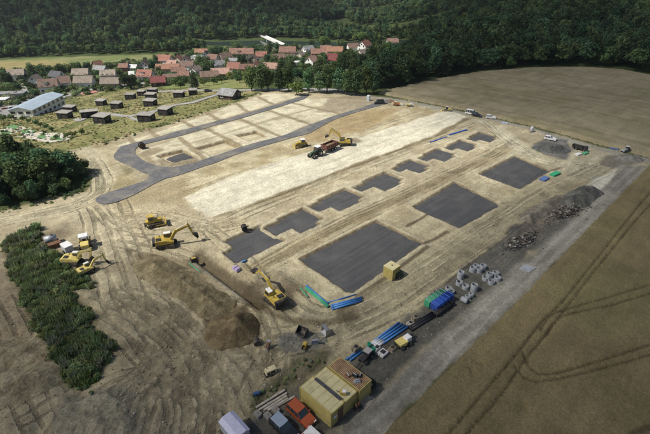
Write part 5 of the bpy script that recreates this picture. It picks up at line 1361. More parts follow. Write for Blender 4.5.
def tractor(label, px, py, rz, s=1.0):
    t = thing('tractor', label, 'tractor', spot(px, py), rz, None, s)
    MB().prism([(.2, .9), (2.9, .8), (3.0, 1.5), (2.7, 1.75), (.2, 1.9)], -.45, .45, 'y').build('hood', GRNP, t, bevel=.05)
    MB().box((.4, 0, .8), (4.0, .7, .5)).build('chassis', BLK, t)
    cb = MB().prism([(-1.3, 1.2), (.3, 1.2), (.35, 2.0), (.1, 2.95), (-1.2, 2.95)], -.8, .8, 'y').build('cab', BLK, t, bevel=.04)
    MB().box((-.55, 0, 3.02), (1.6, 1.75, .14)).build('cab_roof', WHT, cb)
    for yy in (-.815, .8): MB().prism([(-1.1, 1.6), (.2, 1.6), (0, 2.85), (-1.1, 2.85)], yy, yy + .015, 'y').build('window', CGLASS, cb)
    for sd in (-1, 1):
        wheel(t, -.8, sd * 1.05, .95, .6, sd); wheel(t, 2.2, sd * .95, .68, .5, sd)
        MB().box((-.8, sd * 1.05, 1.98), (1.5, .6, .1)).build('mudguard', GRNP, t)
    return t
def tipper(label, px, py, rz, s=1.0):
    t = thing('tipping_trailer', label, 'trailer', spot(px, py), rz, None, s)
    MB().box((0, 0, .95), (5.6, .9, .3)).beam((2.6, 0, .9), (4.2, 0, .7), .25, .2).build('chassis', BLK, t)
    b = MB().box((0, 0, 1.2), (5.6, 2.4, .12))
    b.box((0, -1.2, 1.85), (5.6, .1, 1.3)).box((0, 1.2, 1.85), (5.6, .1, 1.3)).box((-2.8, 0, 1.85), (.1, 2.5, 1.3)).box((2.8, 0, 1.95), (.1, 2.5, 1.5)).build('tipping_body', DKR, t)
    for i in range(6):
        for sd in (-1, 1): MB().box((-2.4 + .96 * i, sd * 1.28, 1.8), (.12, .1, 1.3)).build('side_rib', DKR, t)
    for xx in (-1.5, -.1):
        for sd in (-1, 1): wheel(t, xx, sd * 1.0, .55, .5, sd)
    bm = bmesh.new(); bmesh.ops.create_grid(bm, x_segments=10, y_segments=6, size=.5)
    for v in bm.verts: v.co = Vector((v.co.x * 5.4, v.co.y * 2.2, 1.75 + .45 * (1 - (2 * v.co.x) ** 2) * (1 - (2 * v.co.y) ** 2) + random.uniform(-.06, .06)))
    me = bpy.data.meshes.new('load'); bm.to_mesh(me); bm.free(); me.materials.append(mat('loose_soil', (.20, .15, .09), .95, var=.25, scale=3, bump=.1)); link('load', me, t)
    return t
rt = dirdeg((330, 147), (316, 153))
tractor('dark tractor with white cab roof hitched to the red trailer', 316.5, 156.5, rt, 1.0)
tipper('dark red tipping trailer full of earth behind the tractor', 329.5, 151, rt, 1.0)

# ---- machines parked by the overgrown bank
def roller(label, px, py, rz, s=1.0):
    t = thing('road_roller', label, 'roller', spot(px, py), rz, None, s)
    T = Matrix.Rotation(PI / 2, 4, 'X')
    MB().cyl((1.7, -1.0, .75), (1.7, 1.0, .75), .75, n=20).build('drum', STL, t)
    MB().box((1.7, -1.1, .85), (1.9, .14, .35)).box((1.7, 1.1, .85), (1.9, .14, .35)).box((.75, 0, .9), (.2, 2.3, .5)).build('drum_frame', YEL, t)
    MB().prism([(-2.4, .7), (-.3, .7), (-.3, 1.5), (-.8, 1.75), (-2.4, 1.55)], -.8, .8, 'y').build('engine_hood', YELW, t, bevel=.06)
    MB().box((.1, 0, .9), (1.3, 1.1, .5)).build('chassis', BLK, t)
    for sd in (-1, 1): wheel(t, -1.5, sd * .95, .72, .5, sd)
    MB().box((.15, 0, 1.3), (.7, .7, .4)).box((-.12, 0, 1.65), (.15, .7, .6)).build('seat', BLK, t)
    for xx in (-.4, .75):
        for yy in (-.7, .7): MB().beam((xx, yy, 1.0), (xx, yy, 2.65), .08, .08).build('post', BLK, t)
    MB().box((.15, 0, 2.7), (1.7, 1.8, .12)).build('canopy', WHT, t, bevel=.03)
    return t
roller('yellow road roller with white canopy beside the sandy turning circle', 86, 246, R(118), .95)
excavator('compact yellow excavator standing in weeds, its arm folded to the right', 75, 263, R(-20), R(20), (.9, -1.9), .9, .74, YELW, WHT, 'compact_excavator', None)
excavator('mini digger with white canopy lowest of the machines by the weeds', 88, 272, R(200), R(-150), (.8, -1.5), .8, .58, YELW, WHT, 'mini_excavator', None)
t = thing('site_trailer', 'small pale box trailer among weeds between tank and roller', 'trailer', spot(68.5, 251.5), R(-40))
MB().box((0, 0, 1.1), (2.3, 1.5, 1.2)).build('box_body', mat('pale_grey', (.40, .41, .44), .6, var=.08), t, bevel=.05)
MB().box((0, 0, 1.75), (2.4, 1.6, .1)).build('lid', WHT, t)
MB().box((1.7, 0, .45), (2.6, 1.3, .14)).build('deck', mat('plank', (.32, .26, .18), .85, var=.15), t)
for sd in (-1, 1): wheel(t, 0, sd * .85, .35, .2, sd)
t = thing('water_tank', 'silver tank bowser topmost of the machines by the weeds', 'tank', spot(52, 243), R(30))
MB().cyl((-1.1, 0, 1.1), (1.1, 0, 1.1), .72, n=18).build('tank', SILV, t, True)
MB().box((0, 0, .42), (2.6, 1.0, .16)).build('frame', RUSTM, t)
MB().cyl((.4, 0, 1.75), (.4, 0, 1.98), .22, n=10).build('hatch', BLK, t)
for sd in (-1, 1): wheel(t, .2, sd * .75, .36, .22, sd)
t = thing('rusty_skip', 'small rusty skip beneath the silver tank', 'skip', spot(55.5, 247), R(40))
MB().prism([(-.9, .0), (.9, 0), (1.15, .9), (-1.15, .9)], -.6, .6, 'y').build('bin', RUSTM, t)
MB().box((0, 0, .93), (2.4, 1.3, .06)).build('rim', RUSTM, t)

# ---- site containers
CONY = mat('container_yellow', (0.52, 0.46, 0.26), .6, var=.08, scale=.8, dirt=(.24, .21, .11, .5))
CONR = mat('container_rust', (0.13, 0.075, 0.045), .7, var=.2, scale=.8, dirt=(.07, .045, .03, .6))
CONRIB = mat('container_rib_lit', (0.34, 0.22, 0.12), .7, var=.2, scale=.8)  # ribs coloured lighter in place of light catching their low relief
CONW = mat('container_side', (0.40, 0.33, 0.115), .6, var=.08, scale=.8, dirt=(.26, .22, .10, .5))
def container(label, x, y, rz, roof, side, ribs=True, L_=6.06, W=2.44, Hc=2.6, door=False):
    t = thing('site_container', label, 'container', (x, y, HZ(x, y)), rz, 'yellow site containers')
    MB().box((0, 0, Hc / 2), (L_ - .06, W - .06, Hc - .1)).build('shell', side, t)
    fr = MB()
    for sx in (-1, 1):
        for sy in (-1, 1): fr.box((sx * (L_ / 2 - .07), sy * (W / 2 - .07), Hc / 2), (.16, .16, Hc))
    for z in (.08, Hc - .05):
        for sy in (-1, 1): fr.box((0, sy * (W / 2 - .05), z), (L_ - .3, .12, .16))
        for sx in (-1, 1): fr.box((sx * (L_ / 2 - .05), 0, z), (.12, W - .3, .16))
    fr.build('frame', side, t)
    MB().box((0, 0, Hc + .0), (L_ - .2, W - .16, .05)).build('roof', roof, t)
    if ribs:
        for i in range(24):
            xx = -L_ / 2 + .25 + (L_ - .5) * i / 23
            MB().box((xx, 0, Hc + .045), (.13, W - .2, .07)).build('roof_rib', CONRIB, t)
            for sy in (-1, 1): MB().box((xx, sy * (W / 2 - .02), Hc / 2), (.10, .05, Hc - .35)).build('side_rib', side, t)
    else:
        for sy in (-1, 1): MB().box((0, sy * (W / 2 - .06), Hc + .05), (L_ - .05, .12, .1)).build('roof_edge', side, t)
        for i in range(5): MB().box((-L_ / 2 + L_ * (i + .5) / 5, 0, Hc + .03), (.05, W - .3, .04)).build('roof_seam', side, t)
    if door:
        d = MB().box((L_ / 2 + .0, W * .22, 1.12), (.06, .9, 2.05)).build('door', DOORM, t)
        MB().box((L_ / 2 + .05, W * .22 - .34, 1.1), (.06, .05, .14)).build('handle', STL, d)
        MB().box((L_ / 2 + .04, -W * .2, 1.5), (.05, .5, .4)).build('notice', WHT, t)
    return t
cL = np.array(g(300, 400.5)); rzc = R(-44.5)
ub = np.array((math.cos(rzc), math.sin(rzc))); ua = np.array((-math.sin(rzc), math.cos(rzc)))
c1 = cL + ub * 2.85 + ua * 1.22; c2 = c1 + ua * 2.46; c3 = c2 + ua * 2.62 + ub * .25
container('yellow site container at the front left, nearest the red car', c1[0], c1[1], rzc, CONY, CONW, False, 5.7, door=True)
container('yellow site container joined to the front one, dark plank on top', c2[0], c2[1], rzc, CONY, CONW, False, 5.7)
container('rust topped ribbed container behind the two yellow ones', c3[0], c3[1], rzc, CONR, CONW, True, 5.7)
zr = HZ(*c2) + 2.68
p = c1 + ua * 1.15
o = MB().box((0, 0, .06), (4.6, .42, .12)).build('roof_plank', mat('dark_board', (.06, .06, .065), .8, var=.2), None); o.location = (p[0], p[1], zr + .16); o.rotation_euler = (0, 0, rzc); tag(o, 'long dark board lying across the yellow container roofs', 'board')
p = c2 + ub * 1.9 - ua * .4
t = thing('concrete_saw', 'small yellow and white power tool on the yellow container roof', 'tool', (p[0], p[1], zr), rzc + .7)
MB().box((0, 0, .3), (.8, .45, .4)).build('motor', YEL, t, bevel=.04); MB().box((.1, 0, .58), (.5, .4, .16)).build('cover', WHT, t); MB().beam((-.4, 0, .3), (-.9, 0, .65), .06, .06).build('handle', BLK, t)
for i, (a, b_, w, h, lab) in enumerate([(.9, .1, .9, .5, 'black machine part heaped on the rusty container roof'), (1.7, -.4, 1.0, .45, 'grey metal box lying on the rusty container roof'), (1.4, .6, .7, .4, 'dark bundle of hoses on the rusty container roof'), (.2, -.5, .8, .35, 'brown crate on the rusty container roof edge')]):
    p = c3 + ub * a + ua * b_
    t = thing('roof_clutter', lab, 'clutter', (p[0], p[1], zr + .0), rzc + i)
    m_ = [BLK, SILV, BLK, RUSTM][i]
    MB().box((0, 0, h / 2), (w, w * .6, h), taper=.8).build('body', m_, t, bevel=.04); MB().cyl((-w * .3, 0, h), (w * .3, 0, h + .1), .1, n=8).build('pipe', STL, t); MB().beam((0, -w * .4, h * .4), (0, w * .4, h * .9), .07, .07).build('bar', m_, t)
p = c3 + ub * 2.2 + ua * 1.9
t = thing('spare_tyre', 'big black tyre leaning behind the rusty container', 'tyre', (p[0], p[1], HZ(*p)), rzc + .4)
wheel(t, 0, 0, .85, .5, 1)
p = c2 + ub * 3.5 + ua * .7
t = thing('gas_cart', 'dark cart with gas bottles against the container end wall', 'cart', (p[0], p[1], HZ(*p)), rzc)
MB().box((0, 0, .35), (.7, 1.0, .1)).beam((-.3, -.4, .4), (-.3, -.4, 1.2), .06, .06).beam((-.3, .4, .4), (-.3, .4, 1.2), .06, .06).build('frame', BLK, t)
for yy in (-.25, .2): MB().lathe([(.0, .4), (.16, .4), (.16, 1.1), (.08, 1.25), (.05, 1.35), (0, 1.35)], 10, Matrix.Translation((0, yy, 0))).build('gas_bottle', RUSTM, t, True)

# small yellow container in the middle of the site
x, y = g(391, 276); t = thing('tool_container', 'small square yellow container standing at the big gravel pad corner', 'container', (x, y, HZ(x, y)), R(-46))
MB().box((0, 0, 1.2), (2.1, 2.1, 2.3)).build('shell', CONW, t)
MB().box((0, 0, 2.4), (2.2, 2.2, .12)).build('roof', CONY, t)
for sx in (-1, 1):
    for sy in (-1, 1): MB().box((sx * 1.02, sy * 1.02, 1.2), (.14, .14, 2.36)).build('corner_post', CONW, t)
for i in range(6):
    MB().box((-.75 + .3 * i, -1.06, 1.2), (.1, .05, 2.0)).build('side_rib', CONW, t); MB().box((1.06, -.75 + .3 * i, 1.2), (.05, .1, 2.0)).build('side_rib', CONW, t)
MB().cyl((0, 0, 2.46), (0, 0, 2.62), .12, n=8).build('lifting_eye', BLK, t)
def genset(label, px, py, rz, m, s=1.0, name='generator', legs=True):
    t = thing(name, label, 'generator', spot(px, py), rz, None, s)
    MB().box((0, 0, .75), (1.7, .95, .85), taper=.94).build('housing', m, t, bevel=.05)
    MB().box((0, 0, .25), (2.0, .9, .12)).build('skid', BLK, t)
    MB().box((.2, -.49, .75), (.7, .03, .4)).box((-.5, -.49, .7), (.3, .03, .5)).build('grille', BLK, t)
    MB().cyl((-.5, .2, 1.15), (-.5, .2, 1.4), .06, n=8).build('exhaust', BLK, t)
    if legs:
        for sd in (-1, 1): wheel(t, -.3, sd * .55, .26, .16, sd)
    return t
genset('dark green generator right of the small yellow container', 398.5, 277, R(30), GRNP, .95)
genset('cream compressor alone on the bare ground left of the weeds', 271, 374, R(30), mat('cream_paint', (.55, .48, .30), .6, var=.08, dirt=(.3, .25, .16, .4)), .95, 'compressor')

# ---- cars
def car(label, px, py, rz, paint_, roofm_=None, L_=4.4, W=1.8, Hc=1.62, van=False, name='car'):
    t = thing(name, label, 'car', spot(px, py), rz, 'parked cars', .93)
    h = Hc; x0, x1 = -L_ / 2, L_ / 2
    prof = [(x0, .45), (x0 + .05, .85), (x0 + .12, 1.0), (x1 - 1.25, 1.02), (x1 - .25, .88), (x1, .65), (x1, .4), (x1 - .1, .28), (x0 + .1, .28)]
    MB().prism(prof, -W / 2, W / 2, 'y').build('body', paint_, t, bevel=.09)
    fr = x1 - (1.35 if not van else .9)
    a, b_ = .72 * W / 2 * 1.12, W / 2 * .95
    lo = [(x0 + .12, -b_, .98), (fr, -b_, .98), (fr, b_, .98), (x0 + .12, b_, .98)]
    hi = [(x0 + .38, -a, h), (fr - .75, -a, h), (fr - .75, a, h), (x0 + .38, a, h)]
    gh = MB().add(lo + hi, [(0, 1, 5, 4), (1, 2, 6, 5), (2, 3, 7, 6), (3, 0, 4, 7), (4, 5, 6, 7)]).build('greenhouse', CGLASS, t)
    MB().prism([(x0 + .34, -a - .03), (fr - .72, -a - .03), (fr - .66, 0), (fr - .72, a + .03), (x0 + .34, a + .03)], h - .01, h + .05, 'z').build('roof', roofm_ or paint_, t, bevel=.02)
    for sy in (-1, 1):
        for (bx0, tx0) in ((x0 + .14, x0 + .4), (x0 + 1.0, x0 + 1.05), (x0 + 1.95, x0 + 1.9), (fr - .03, fr - .75)):
            MB().beam((bx0, sy * b_, .98), (tx0, sy * a, h), .07, .07).build('pillar', paint_, t)
        MB().box((fr - .25, sy * (W / 2 + .1), 1.08), (.15, .2, .14)).build('mirror', paint_, t)
        MB().box((x1 - .06, sy * (W / 2 - .3), .72), (.14, .36, .16)).build('headlight', WHT, t)
        MB().box((x0 + .03, sy * (W / 2 - .2), .82), (.1, .24, .22)).build('tail_light', mat('lamp_red', (.35, .02, .015), .3), t)
        for xx in (x0 + .8, x1 - .85): wheel(t, xx, sy * (W / 2 - .1), .32, .22, sy)
    MB().box((x1 - .01, 0, .5), (.05, W * .6, .16)).build('grille', BLK, t)
    return t
carrz = dirdeg((289, 402), (313, 424))
PRED = mat('car_red', (0.42, 0.095, 0.03), .25, .2, var=.04, spec=.6, dirt=(.25, .12, .08, .2))
PDRK = mat('car_dark', (0.018, 0.02, 0.024), .25, .2, var=.04, spec=.6)
PSIL = mat('car_silver_roof', (0.42, 0.48, 0.54), .25, .5, var=.04, spec=.6)
car('orange red family car parked left of the yellow containers', 301, 417, carrz, PRED, None, 4.5, 1.8, 1.68)
car('dark car with silver roof parked beside the red car', 284, 431, carrz, PDRK, PSIL, 4.4, 1.8, 1.6)
car('white car cut off by the bottom edge', 317, 445, carrz, WHT, None, 4.3, 1.75, 1.5)
t = thing('tarpaulin_trailer', 'trailer with pale lilac tarpaulin roof at the bottom edge', 'trailer', spot(236, 437), R(-46))
MB().box((0, 0, 1.3), (3.4, 2.0, 1.7)).build('side_sheet', mat('tarp_side', (.30, .31, .36), .8, var=.06), t)
MB().prism([(-1.1, 2.1), (1.1, 2.1), (.55, 2.45), (-.55, 2.45)], -1.75, 1.75, 'x').build('tarpaulin', mat('tarp', (.47, .47, .60), .7, var=.06, bump=.03), t)
MB().box((0, 0, .45), (3.6, 1.9, .14)).beam((1.7, 0, .45), (2.9, 0, .4), .12, .12).build('chassis', BLK, t)
for sd in (-1, 1): wheel(t, -.2, sd * 1.0, .33, .22, sd)

# ---- timber, blocks, buckets, oddments by the containers
PLANK = mat('weathered_plank', (0.36, 0.33, 0.27), .85, var=.15, scale=2, dirt=(.2, .17, .12, .4))
def bar(name, label, cat, p0, p1, w, h, z, m, group=None):
    a, b_ = Vector((*g(*p0), 0)), Vector((*g(*p1), 0)); c = (a + b_) / 2; d = b_ - a
    o = MB().box((0, 0, 0), (d.length, w, h)).build(name, m, None, bevel=min(w, h) * .12)
    o.location = (c.x, c.y, HZ(c.x, c.y) + z + h / 2); o.rotation_euler = (0, 0, math.atan2(d.y, d.x)); return tag(o, label, cat, group)
for i, (a, b_, lab) in enumerate([((256, 409), (285, 391), 'longest pale beam at the back of the timber stack'), ((259, 411), (287, 394), 'second pale beam of the timber stack beside the red car'), ((264, 411.5), (287, 397), 'third beam of the timber stack, greyer than its neighbours'),
                                  ((268, 411.5), (288, 399.5), 'fourth short beam of the timber stack'), ((277, 407), (295, 397), 'last beam of the timber stack reaching the red car')]):
    bar('timber_beam', lab, 'beam', a, b_, .32, .22, .0, PLANK, 'stacked timber beams')
for i, (px, py, lab) in enumerate([(258, 416, 'grey concrete block at the left end of the timber'), (268, 417.5, 'middle concrete block in front of the timber'), (276, 412, 'concrete block nearest the red car, in front of the timber')]):
    t = thing('concrete_block', lab, 'block', spot(px, py), R(-40), 'concrete blocks before the timber')
    MB().box((0, 0, .25), (1.0, .75, .5)).build('block', CONC2 if 'CONC2' in globals() else mat('block_grey', (.22, .21, .195), .9, var=.15, bump=.02), t, bevel=.03)
    MB().beam((-.15, 0, .5), (.15, 0, .56), .05, .05).build('lifting_loop', RUSTM, t)
t = thing('pump', 'small blue pump among weeds left of the timber', 'pump', spot(257, 396.5), R(20))
MB().cyl((-.4, 0, .4), (.4, 0, .4), .26, n=12).build('motor', mat('pump_blue', (.04, .09, .2), .5), t); MB().box((0, 0, .1), (1.1, .6, .1)).build('base', BLK, t); MB().cyl((.45, 0, .4), (.45, 0, .85), .1, n=8).build('outlet', STL, t)
def loose_bucket(label, px, py, rz, m, s=1.0, tilt=.4):
    t = thing('digger_bucket', label, 'bucket', spot(px, py), rz, 'spare digger buckets', s)
    M = Matrix.Translation((0, 0, .12 if tilt < 0 else .35)) @ Matrix.Rotation(tilt, 4, 'Y')
    pr = [(0, 0), (.9, -.02), (1.2, .3), (1.15, .85), (.7, 1.15), (.65, 1.08), (1.05, .8), (1.1, .35), (.85, .08), (0, .08)]
    MB().prism(pr, -.7, .7, 'y', M).build('shell', m, t)
    for yy in (-.72, .67): MB().prism([(0, 0), (.9, -.02), (1.2, .3), (1.15, .85), (.7, 1.15)], yy, yy + .05, 'y', M).build('side_plate', m, t)
    for i in range(5): MB().box((-.1, -.55 + .275 * i, .05), (.24, .1, .08), M).build('tooth', STL, t)
    return t
loose_bucket('dark digger bucket lying on its back on the gravel spill', 299, 338, R(60), BLK, 1.15)
loose_bucket('worn steel digger bucket tipped up beside the wheel track', 323.5, 334.5, R(30), STL, 1.0, -.5)
loose_bucket('narrow steel bucket beside the yellow plate compactor', 315, 346, R(100), STL, .75, -.7)
t = thing('plate_compactor', 'yellow plate compactor between two loose buckets', 'compactor', spot(305, 349.5), R(70))
MB().box((0, 0, .6), (.8, .6, .8)).build('engine', YEL, t, bevel=.05); MB().box((0, 0, .12), (1.1, .8, .12)).build('plate', BLK, t); MB().beam((-.4, 0, .8), (-1.2, 0, 1.1), .06, .5).build('handle', BLK, t)
t = thing('tamping_roller', 'dark roller attachment left of the gravel spill, on bare soil', 'attachment', spot(257, 345.5), R(15))
MB().cyl((0, -.5, .5), (0, .5, .5), .48, n=14).build('drum', TRK, t); MB().beam((0, -.6, .5), (.9, 0, .6), .1, .12).beam((0, .6, .5), (.9, 0, .6), .1, .12).build('yoke', BLK, t)
t = thing('breaker', 'hydraulic breaker attachment standing right of the roller drum', 'attachment', spot(268.5, 350), R(80))
MB().box((0, 0, .45), (1.0, .45, .5)).build('housing', RUSTM, t, bevel=.04); MB().cyl((-.5, 0, .4), (-1.2, 0, .3), .1, .05, n=8).build('chisel', STL, t); MB().box((.55, 0, .6), (.3, .5, .6)).build('bracket', SILV, t)

# ---- blue and green drain pipes
PBLU = mat('pipe_blue', (0.045, 0.17, 0.42), .45, var=.06, spec=.4, dirt=(.12, .2, .3, .3)); PGRN = mat('pipe_green', (0.05, 0.30, 0.16), .45, var=.06, spec=.4); PBLK = mat('pipe_black', (.02, .02, .023), .5, var=.1); PWHT = mat('pipe_white', (.55, .56, .57), .5, var=.05)
PIN = mat('pipe_inside', (.012, .014, .018), .9)
def pipe(label, p0, p1, r, m, z=0.0, group='loose drain pipes'):
    a, b_ = Vector((*g(*p0), 0)), Vector((*g(*p1), 0)); c = (a + b_) / 2; d = b_ - a; L_ = d.length
    t = thing('drain_pipe', label, 'pipe', (c.x, c.y, HZ(c.x, c.y) + z), math.atan2(d.y, d.x), group)
    M = Matrix.Translation((-L_ / 2, 0, r + .02)) @ Matrix.Rotation(PI / 2, 4, 'Y')
    MB().lathe([(r * .86, 0), (r, 0), (r, L_), (r * .86, L_), (r * .86, 0)], 12, M).build('tube', m, t, True)
    MB().lathe([(r * 1.02, 0), (r * 1.2, 0), (r * 1.2, .35), (r * 1.02, .4)], 12, M).build('socket', m, t, True)
    return t
for i, (a, b_, m, lab) in enumerate([((300.5, 289.5), (308, 298.5), PGRN, 'short green pipe lying apart left of the blue ones'),
    ((306.5, 286.5), (328, 304.5), PBLU, 'blue pipe along the upper side of the green bundle'), ((307, 288.5), (329, 307), PGRN, 'upper green pipe of the slanting pair'), ((305.5, 289), (328, 308), PGRN, 'lower green pipe of the slanting pair'),
    ((328, 303), (356, 295), PBLU, 'thin blue pipe lying behind the blue stack'), ((331, 306), (361.5, 298), PBLU, 'top blue pipe of the short stack by the big pad'), ((331, 308), (361.5, 299.8), PBLU, 'middle blue pipe of the short stack by the big pad'), ((332, 310), (361.5, 301.5), PBLU, 'bottom blue pipe of the short stack by the big pad')]):
    pipe(lab, a, b_, .11 if 'thin' in lab or 'short green' in lab else .18, m)
for i in range(4):
    o_ = i * 2.2
    pipe(['first', 'second', 'third', 'fourth'][i] + ' long blue pipe from the left in the yard row', (375 + o_ * 1.2, 341 + o_ * .35 + (i > 2) * 1), (399 + o_ * 1.4, 323.5 + o_ * .6), .17, PBLU, 0, 'long blue pipes in the yard')
pipe('blue pipe end beside the rusty container, left piece', (346, 360), (360, 350.5), .16, PBLU, 0, 'blue pipes by the rusty container'); pipe('blue pipe end beside the rusty container, right piece', (350, 361), (362, 352.5), .16, PBLU, 0, 'blue pipes by the rusty container')
for i in range(3): pipe(['upper', 'middle', 'lower'][i] + ' black pipe lying toward the green and blue crates', (408 + i * 1.5, 328 + i * 1.6), (432 + i * 1.5, 313.5 + i * 1.6), .2, PBLK, 0, 'black pipes in the yard')
for i in range(4): pipe(['first', 'second', 'third', 'fourth'][i] + ' white pipe from the left at the end of the blue ones', (370 + i * 2, 345.5 + i * 1.1), (378.5 + i * 2, 339.5 + i * 1.1), .2, PWHT, 0.0, 'short white pipes in the yard')

def pipe_bundle(label, p0, p1, width, layers, m, strap):
    a, b_ = Vector((*g(*p0), 0)), Vector((*g(*p1), 0)); c = (a + b_) / 2; d = b_ - a; L_ = d.length
    t = thing('pipe_bundle', label, 'pipe bundle', (c.x, c.y, HZ(c.x, c.y)), math.atan2(d.y, d.x), 'strapped pipe bundles')
    r = .11; n = int(width / (2 * r))
    for k in range(layers):
        for i in range(n): MB().cyl((-L_ / 2, -width / 2 + r + 2 * r * i, .18 + r + 2 * r * k), (L_ / 2, -width / 2 + r + 2 * r * i, .18 + r + 2 * r * k), r * .98, n=8).build('pipe', m, t, True)
    for i in range(5):
        xx = -L_ / 2 + L_ * (i + .5) / 5; h = 2 * r * layers + .1
        MB().box((xx, 0, .18 + h), (.1, width + .16, .08)).box((xx, -width / 2 - .04, .12 + h / 2), (.1, .07, h)).box((xx, width / 2 + .04, .12 + h / 2), (.1, .07, h)).box((xx, 0, .09), (.12, width, .14)).build('strap_frame', strap, t)
    return t
PBLU2 = mat('pipe_deep_blue', (.025, .075, .34), .45, var=.08)
FRM = mat('wood_batten', (.22, .24, .26), .8)
pipe_bundle('strapped bundle of green pipes at the yard edge', (425.5, 307), (443, 295.5), 1.3, 6, PGRN, FRM)
pipe_bundle('strapped bundle of deep blue pipes in front of the green bundle', (433, 311), (450, 298.5), 1.35, 6, PBLU2, mat('blue_batten', (.05, .12, .42), .7))
pipe_bundle('low dark bundle of pipes in front of the blue bundle', (434.5, 316.5), (452, 304), 1.0, 3, PBLK, PBLK)

# ---- oddments along the yard
def pallet(label, px, py, rz, load_m, lh, lw=1.0, name='loaded_pallet', cat='pallet', s=1.0):
    t = thing(name, label, cat, spot(px, py), rz, None, s)
    for i in range(5): MB().box((0, -.4 + .2 * i, .13), (1.2, .13, .03)).build('slat', PLANK, t)
    for xx in (-.5, 0, .5): MB().box((xx, 0, .055), (.12, .95, .11)).build('bearer', PLANK, t)
    MB().box((0, 0, .15 + lh / 2), (1.1 * lw, .85 * lw, lh), taper=.93).build('load', load_m, t, bevel=.05)
    MB().box((0, 0, .15 + lh * .5), (1.12 * lw, .06, lh * 1.0)).box((.1, 0, .17 + lh), (.5 * lw, .5 * lw, .06)).build('strap', BLK, t)
    return t
BRN = mat('sack_brown', (.22, .18, .13), .9, var=.2)
pallet('pallet with brown sacks left of the blue pipes', 355.5, 350.5, R(40), BRN, .7, 1.1)
pallet('pallet wrapped in white film in front of the white pipes', 382.5, 355, R(45), mat('film_white', (.52, .50, .50), .5, var=.15, scale=4), .35, 1.4)
pallet('small pallet with red and white blocks beside the green drums', 376.5, 351, R(40), mat('film_grey', (.40, .38, .37), .6, var=.2, scale=4), .6)
pallet('pallet with grey sacks by the black pipes, left', 410, 325, R(35), mat('sack_grey', (.33, .31, .27), .9, var=.2), .4)
pallet('pallet with dark rounded sacks behind the grey ones', 415, 320, R(20), BRN, .6)
pallet('low pallet with brown boxes before the white machine', 392, 350, R(45), BRN, .35)
pallet('dark crate right of the small site dumper', 411, 338.5, R(40), mat('crate_dark', (.08, .075, .07), .8, var=.2), .55)
def wheel_dumper(label, px, py, rz, s=1.0):
    t = thing('site_dumper', label, 'dumper', spot(px, py), rz, None, s)
    MB().prism([(-.9, .5), (.2, .45), (.5, 1.1), (-1.2, 1.15)], -.65, .65, 'y').build('skip', YELW, t)
    MB().box((.9, 0, .85), (1.1, .9, .7)).build('engine_cover', WHT, t, bevel=.06); MB().box((.9, 0, 1.3), (.9, .9, .2)).build('top', WHT, t)
    MB().box((0, 0, .45), (2.4, .6, .2)).build('chassis', BLK, t)
    for xx in (-.6, .95):
        for sd in (-1, 1): wheel(t, xx, sd * .7, .38, .28, sd)
    return t
wheel_dumper('small site dumper with white cover right of the white film pallet', 402.5, 345.5, R(35), 1.0)
t = thing('site_tractor', 'dark open compact tractor with front forks beside the rusty container', 'tractor', spot(366, 359.5), R(-130), None, .85)
MB().prism([(-1.2, .6), (1.4, .6), (1.5, 1.0), (.4, 1.25), (-1.2, 1.2)], -.5, .5, 'y').build('body', BLK, t, bevel=.05); MB().box((-.4, 0, 1.9), (1.3, 1.2, .1)).build('canopy', mat('canopy_grey', (.30, .28, .27), .7), t)
for xx in (-.9, .15):
    for yy in (-.5, .5): MB().beam((xx, yy, 1.1), (xx, yy, 1.88), .07, .07).build('post', BLK, t)
for xx in (-.8, .9):
    for sd in (-1, 1): wheel(t, xx, sd * .65, .42, .32, sd)
for yy in (-.3, .3): MB().beam((1.4, yy, .2), (2.6, yy, .15), .1, .06).build('fork', BLK, t)
GRNB = mat('drum_green', (.02, .20, .12), .4, var=.06)
for i, (px, py, lab) in enumerate([(369, 348, 'green drum standing left of its twin by the pallets'), (373, 352.5, 'green drum in front by the red and white blocks')]):
    t = thing('green_drum', lab, 'drum', spot(px, py), 0, 'green drums')
    MB().lathe([(0, 0), (.32, 0), (.32, .3), (.34, .32), (.32, .34), (.32, .62), (.34, .64), (.32, .66), (.32, .92), (.3, .95), (.28, .92), (0, .92)], 16).build('barrel', GRNB, t, True); MB().cyl((.12, 0, .92), (.12, 0, .97), .05, n=8).build('cap', BLK, t)

# ---- concrete manhole rings
RING = mat('ring_concrete', (0.30, 0.315, 0.335), .9, var=.12, scale=1.5, bump=.015)
rc = {}
def ring(px, py, h, r, label, lie=None):
    t = thing('manhole_ring', label, 'concrete ring', spot(px, py), random.uniform(0, 6), 'concrete manhole rings in the yard')
    w = .16
    M = Matrix() if lie is None else Matrix.Translation((0, -h / 2, r)) @ Matrix.Rotation(-PI / 2, 4, 'X')
    if lie is not None: t.rotation_euler = (0, 0, lie)
    MB().lathe([(r - w, 0), (r, 0), (r, h * .9), (r - w * .45, h * .9), (r - w * .45, h), (r - w, h), (r - w, 0)], 24, M).build('wall', RING, t)
    for k in range(2): MB().box((r - w - .06, 0, h * (.35 + .35 * k)), (.12, .3, .04), M).build('step_iron', BLK, t)
    return t
crp = crop(430, 250, 6.2, [(187, 172), (180, 214), (218, 238), (270, 250), (263, 132), (302, 135), (285, 112), (326, 118), (342, 184), (368, 164), (405, 156), (416, 186), (378, 208), (210, 322), (232, 302), (252, 288), (115, 252), (128, 268)])
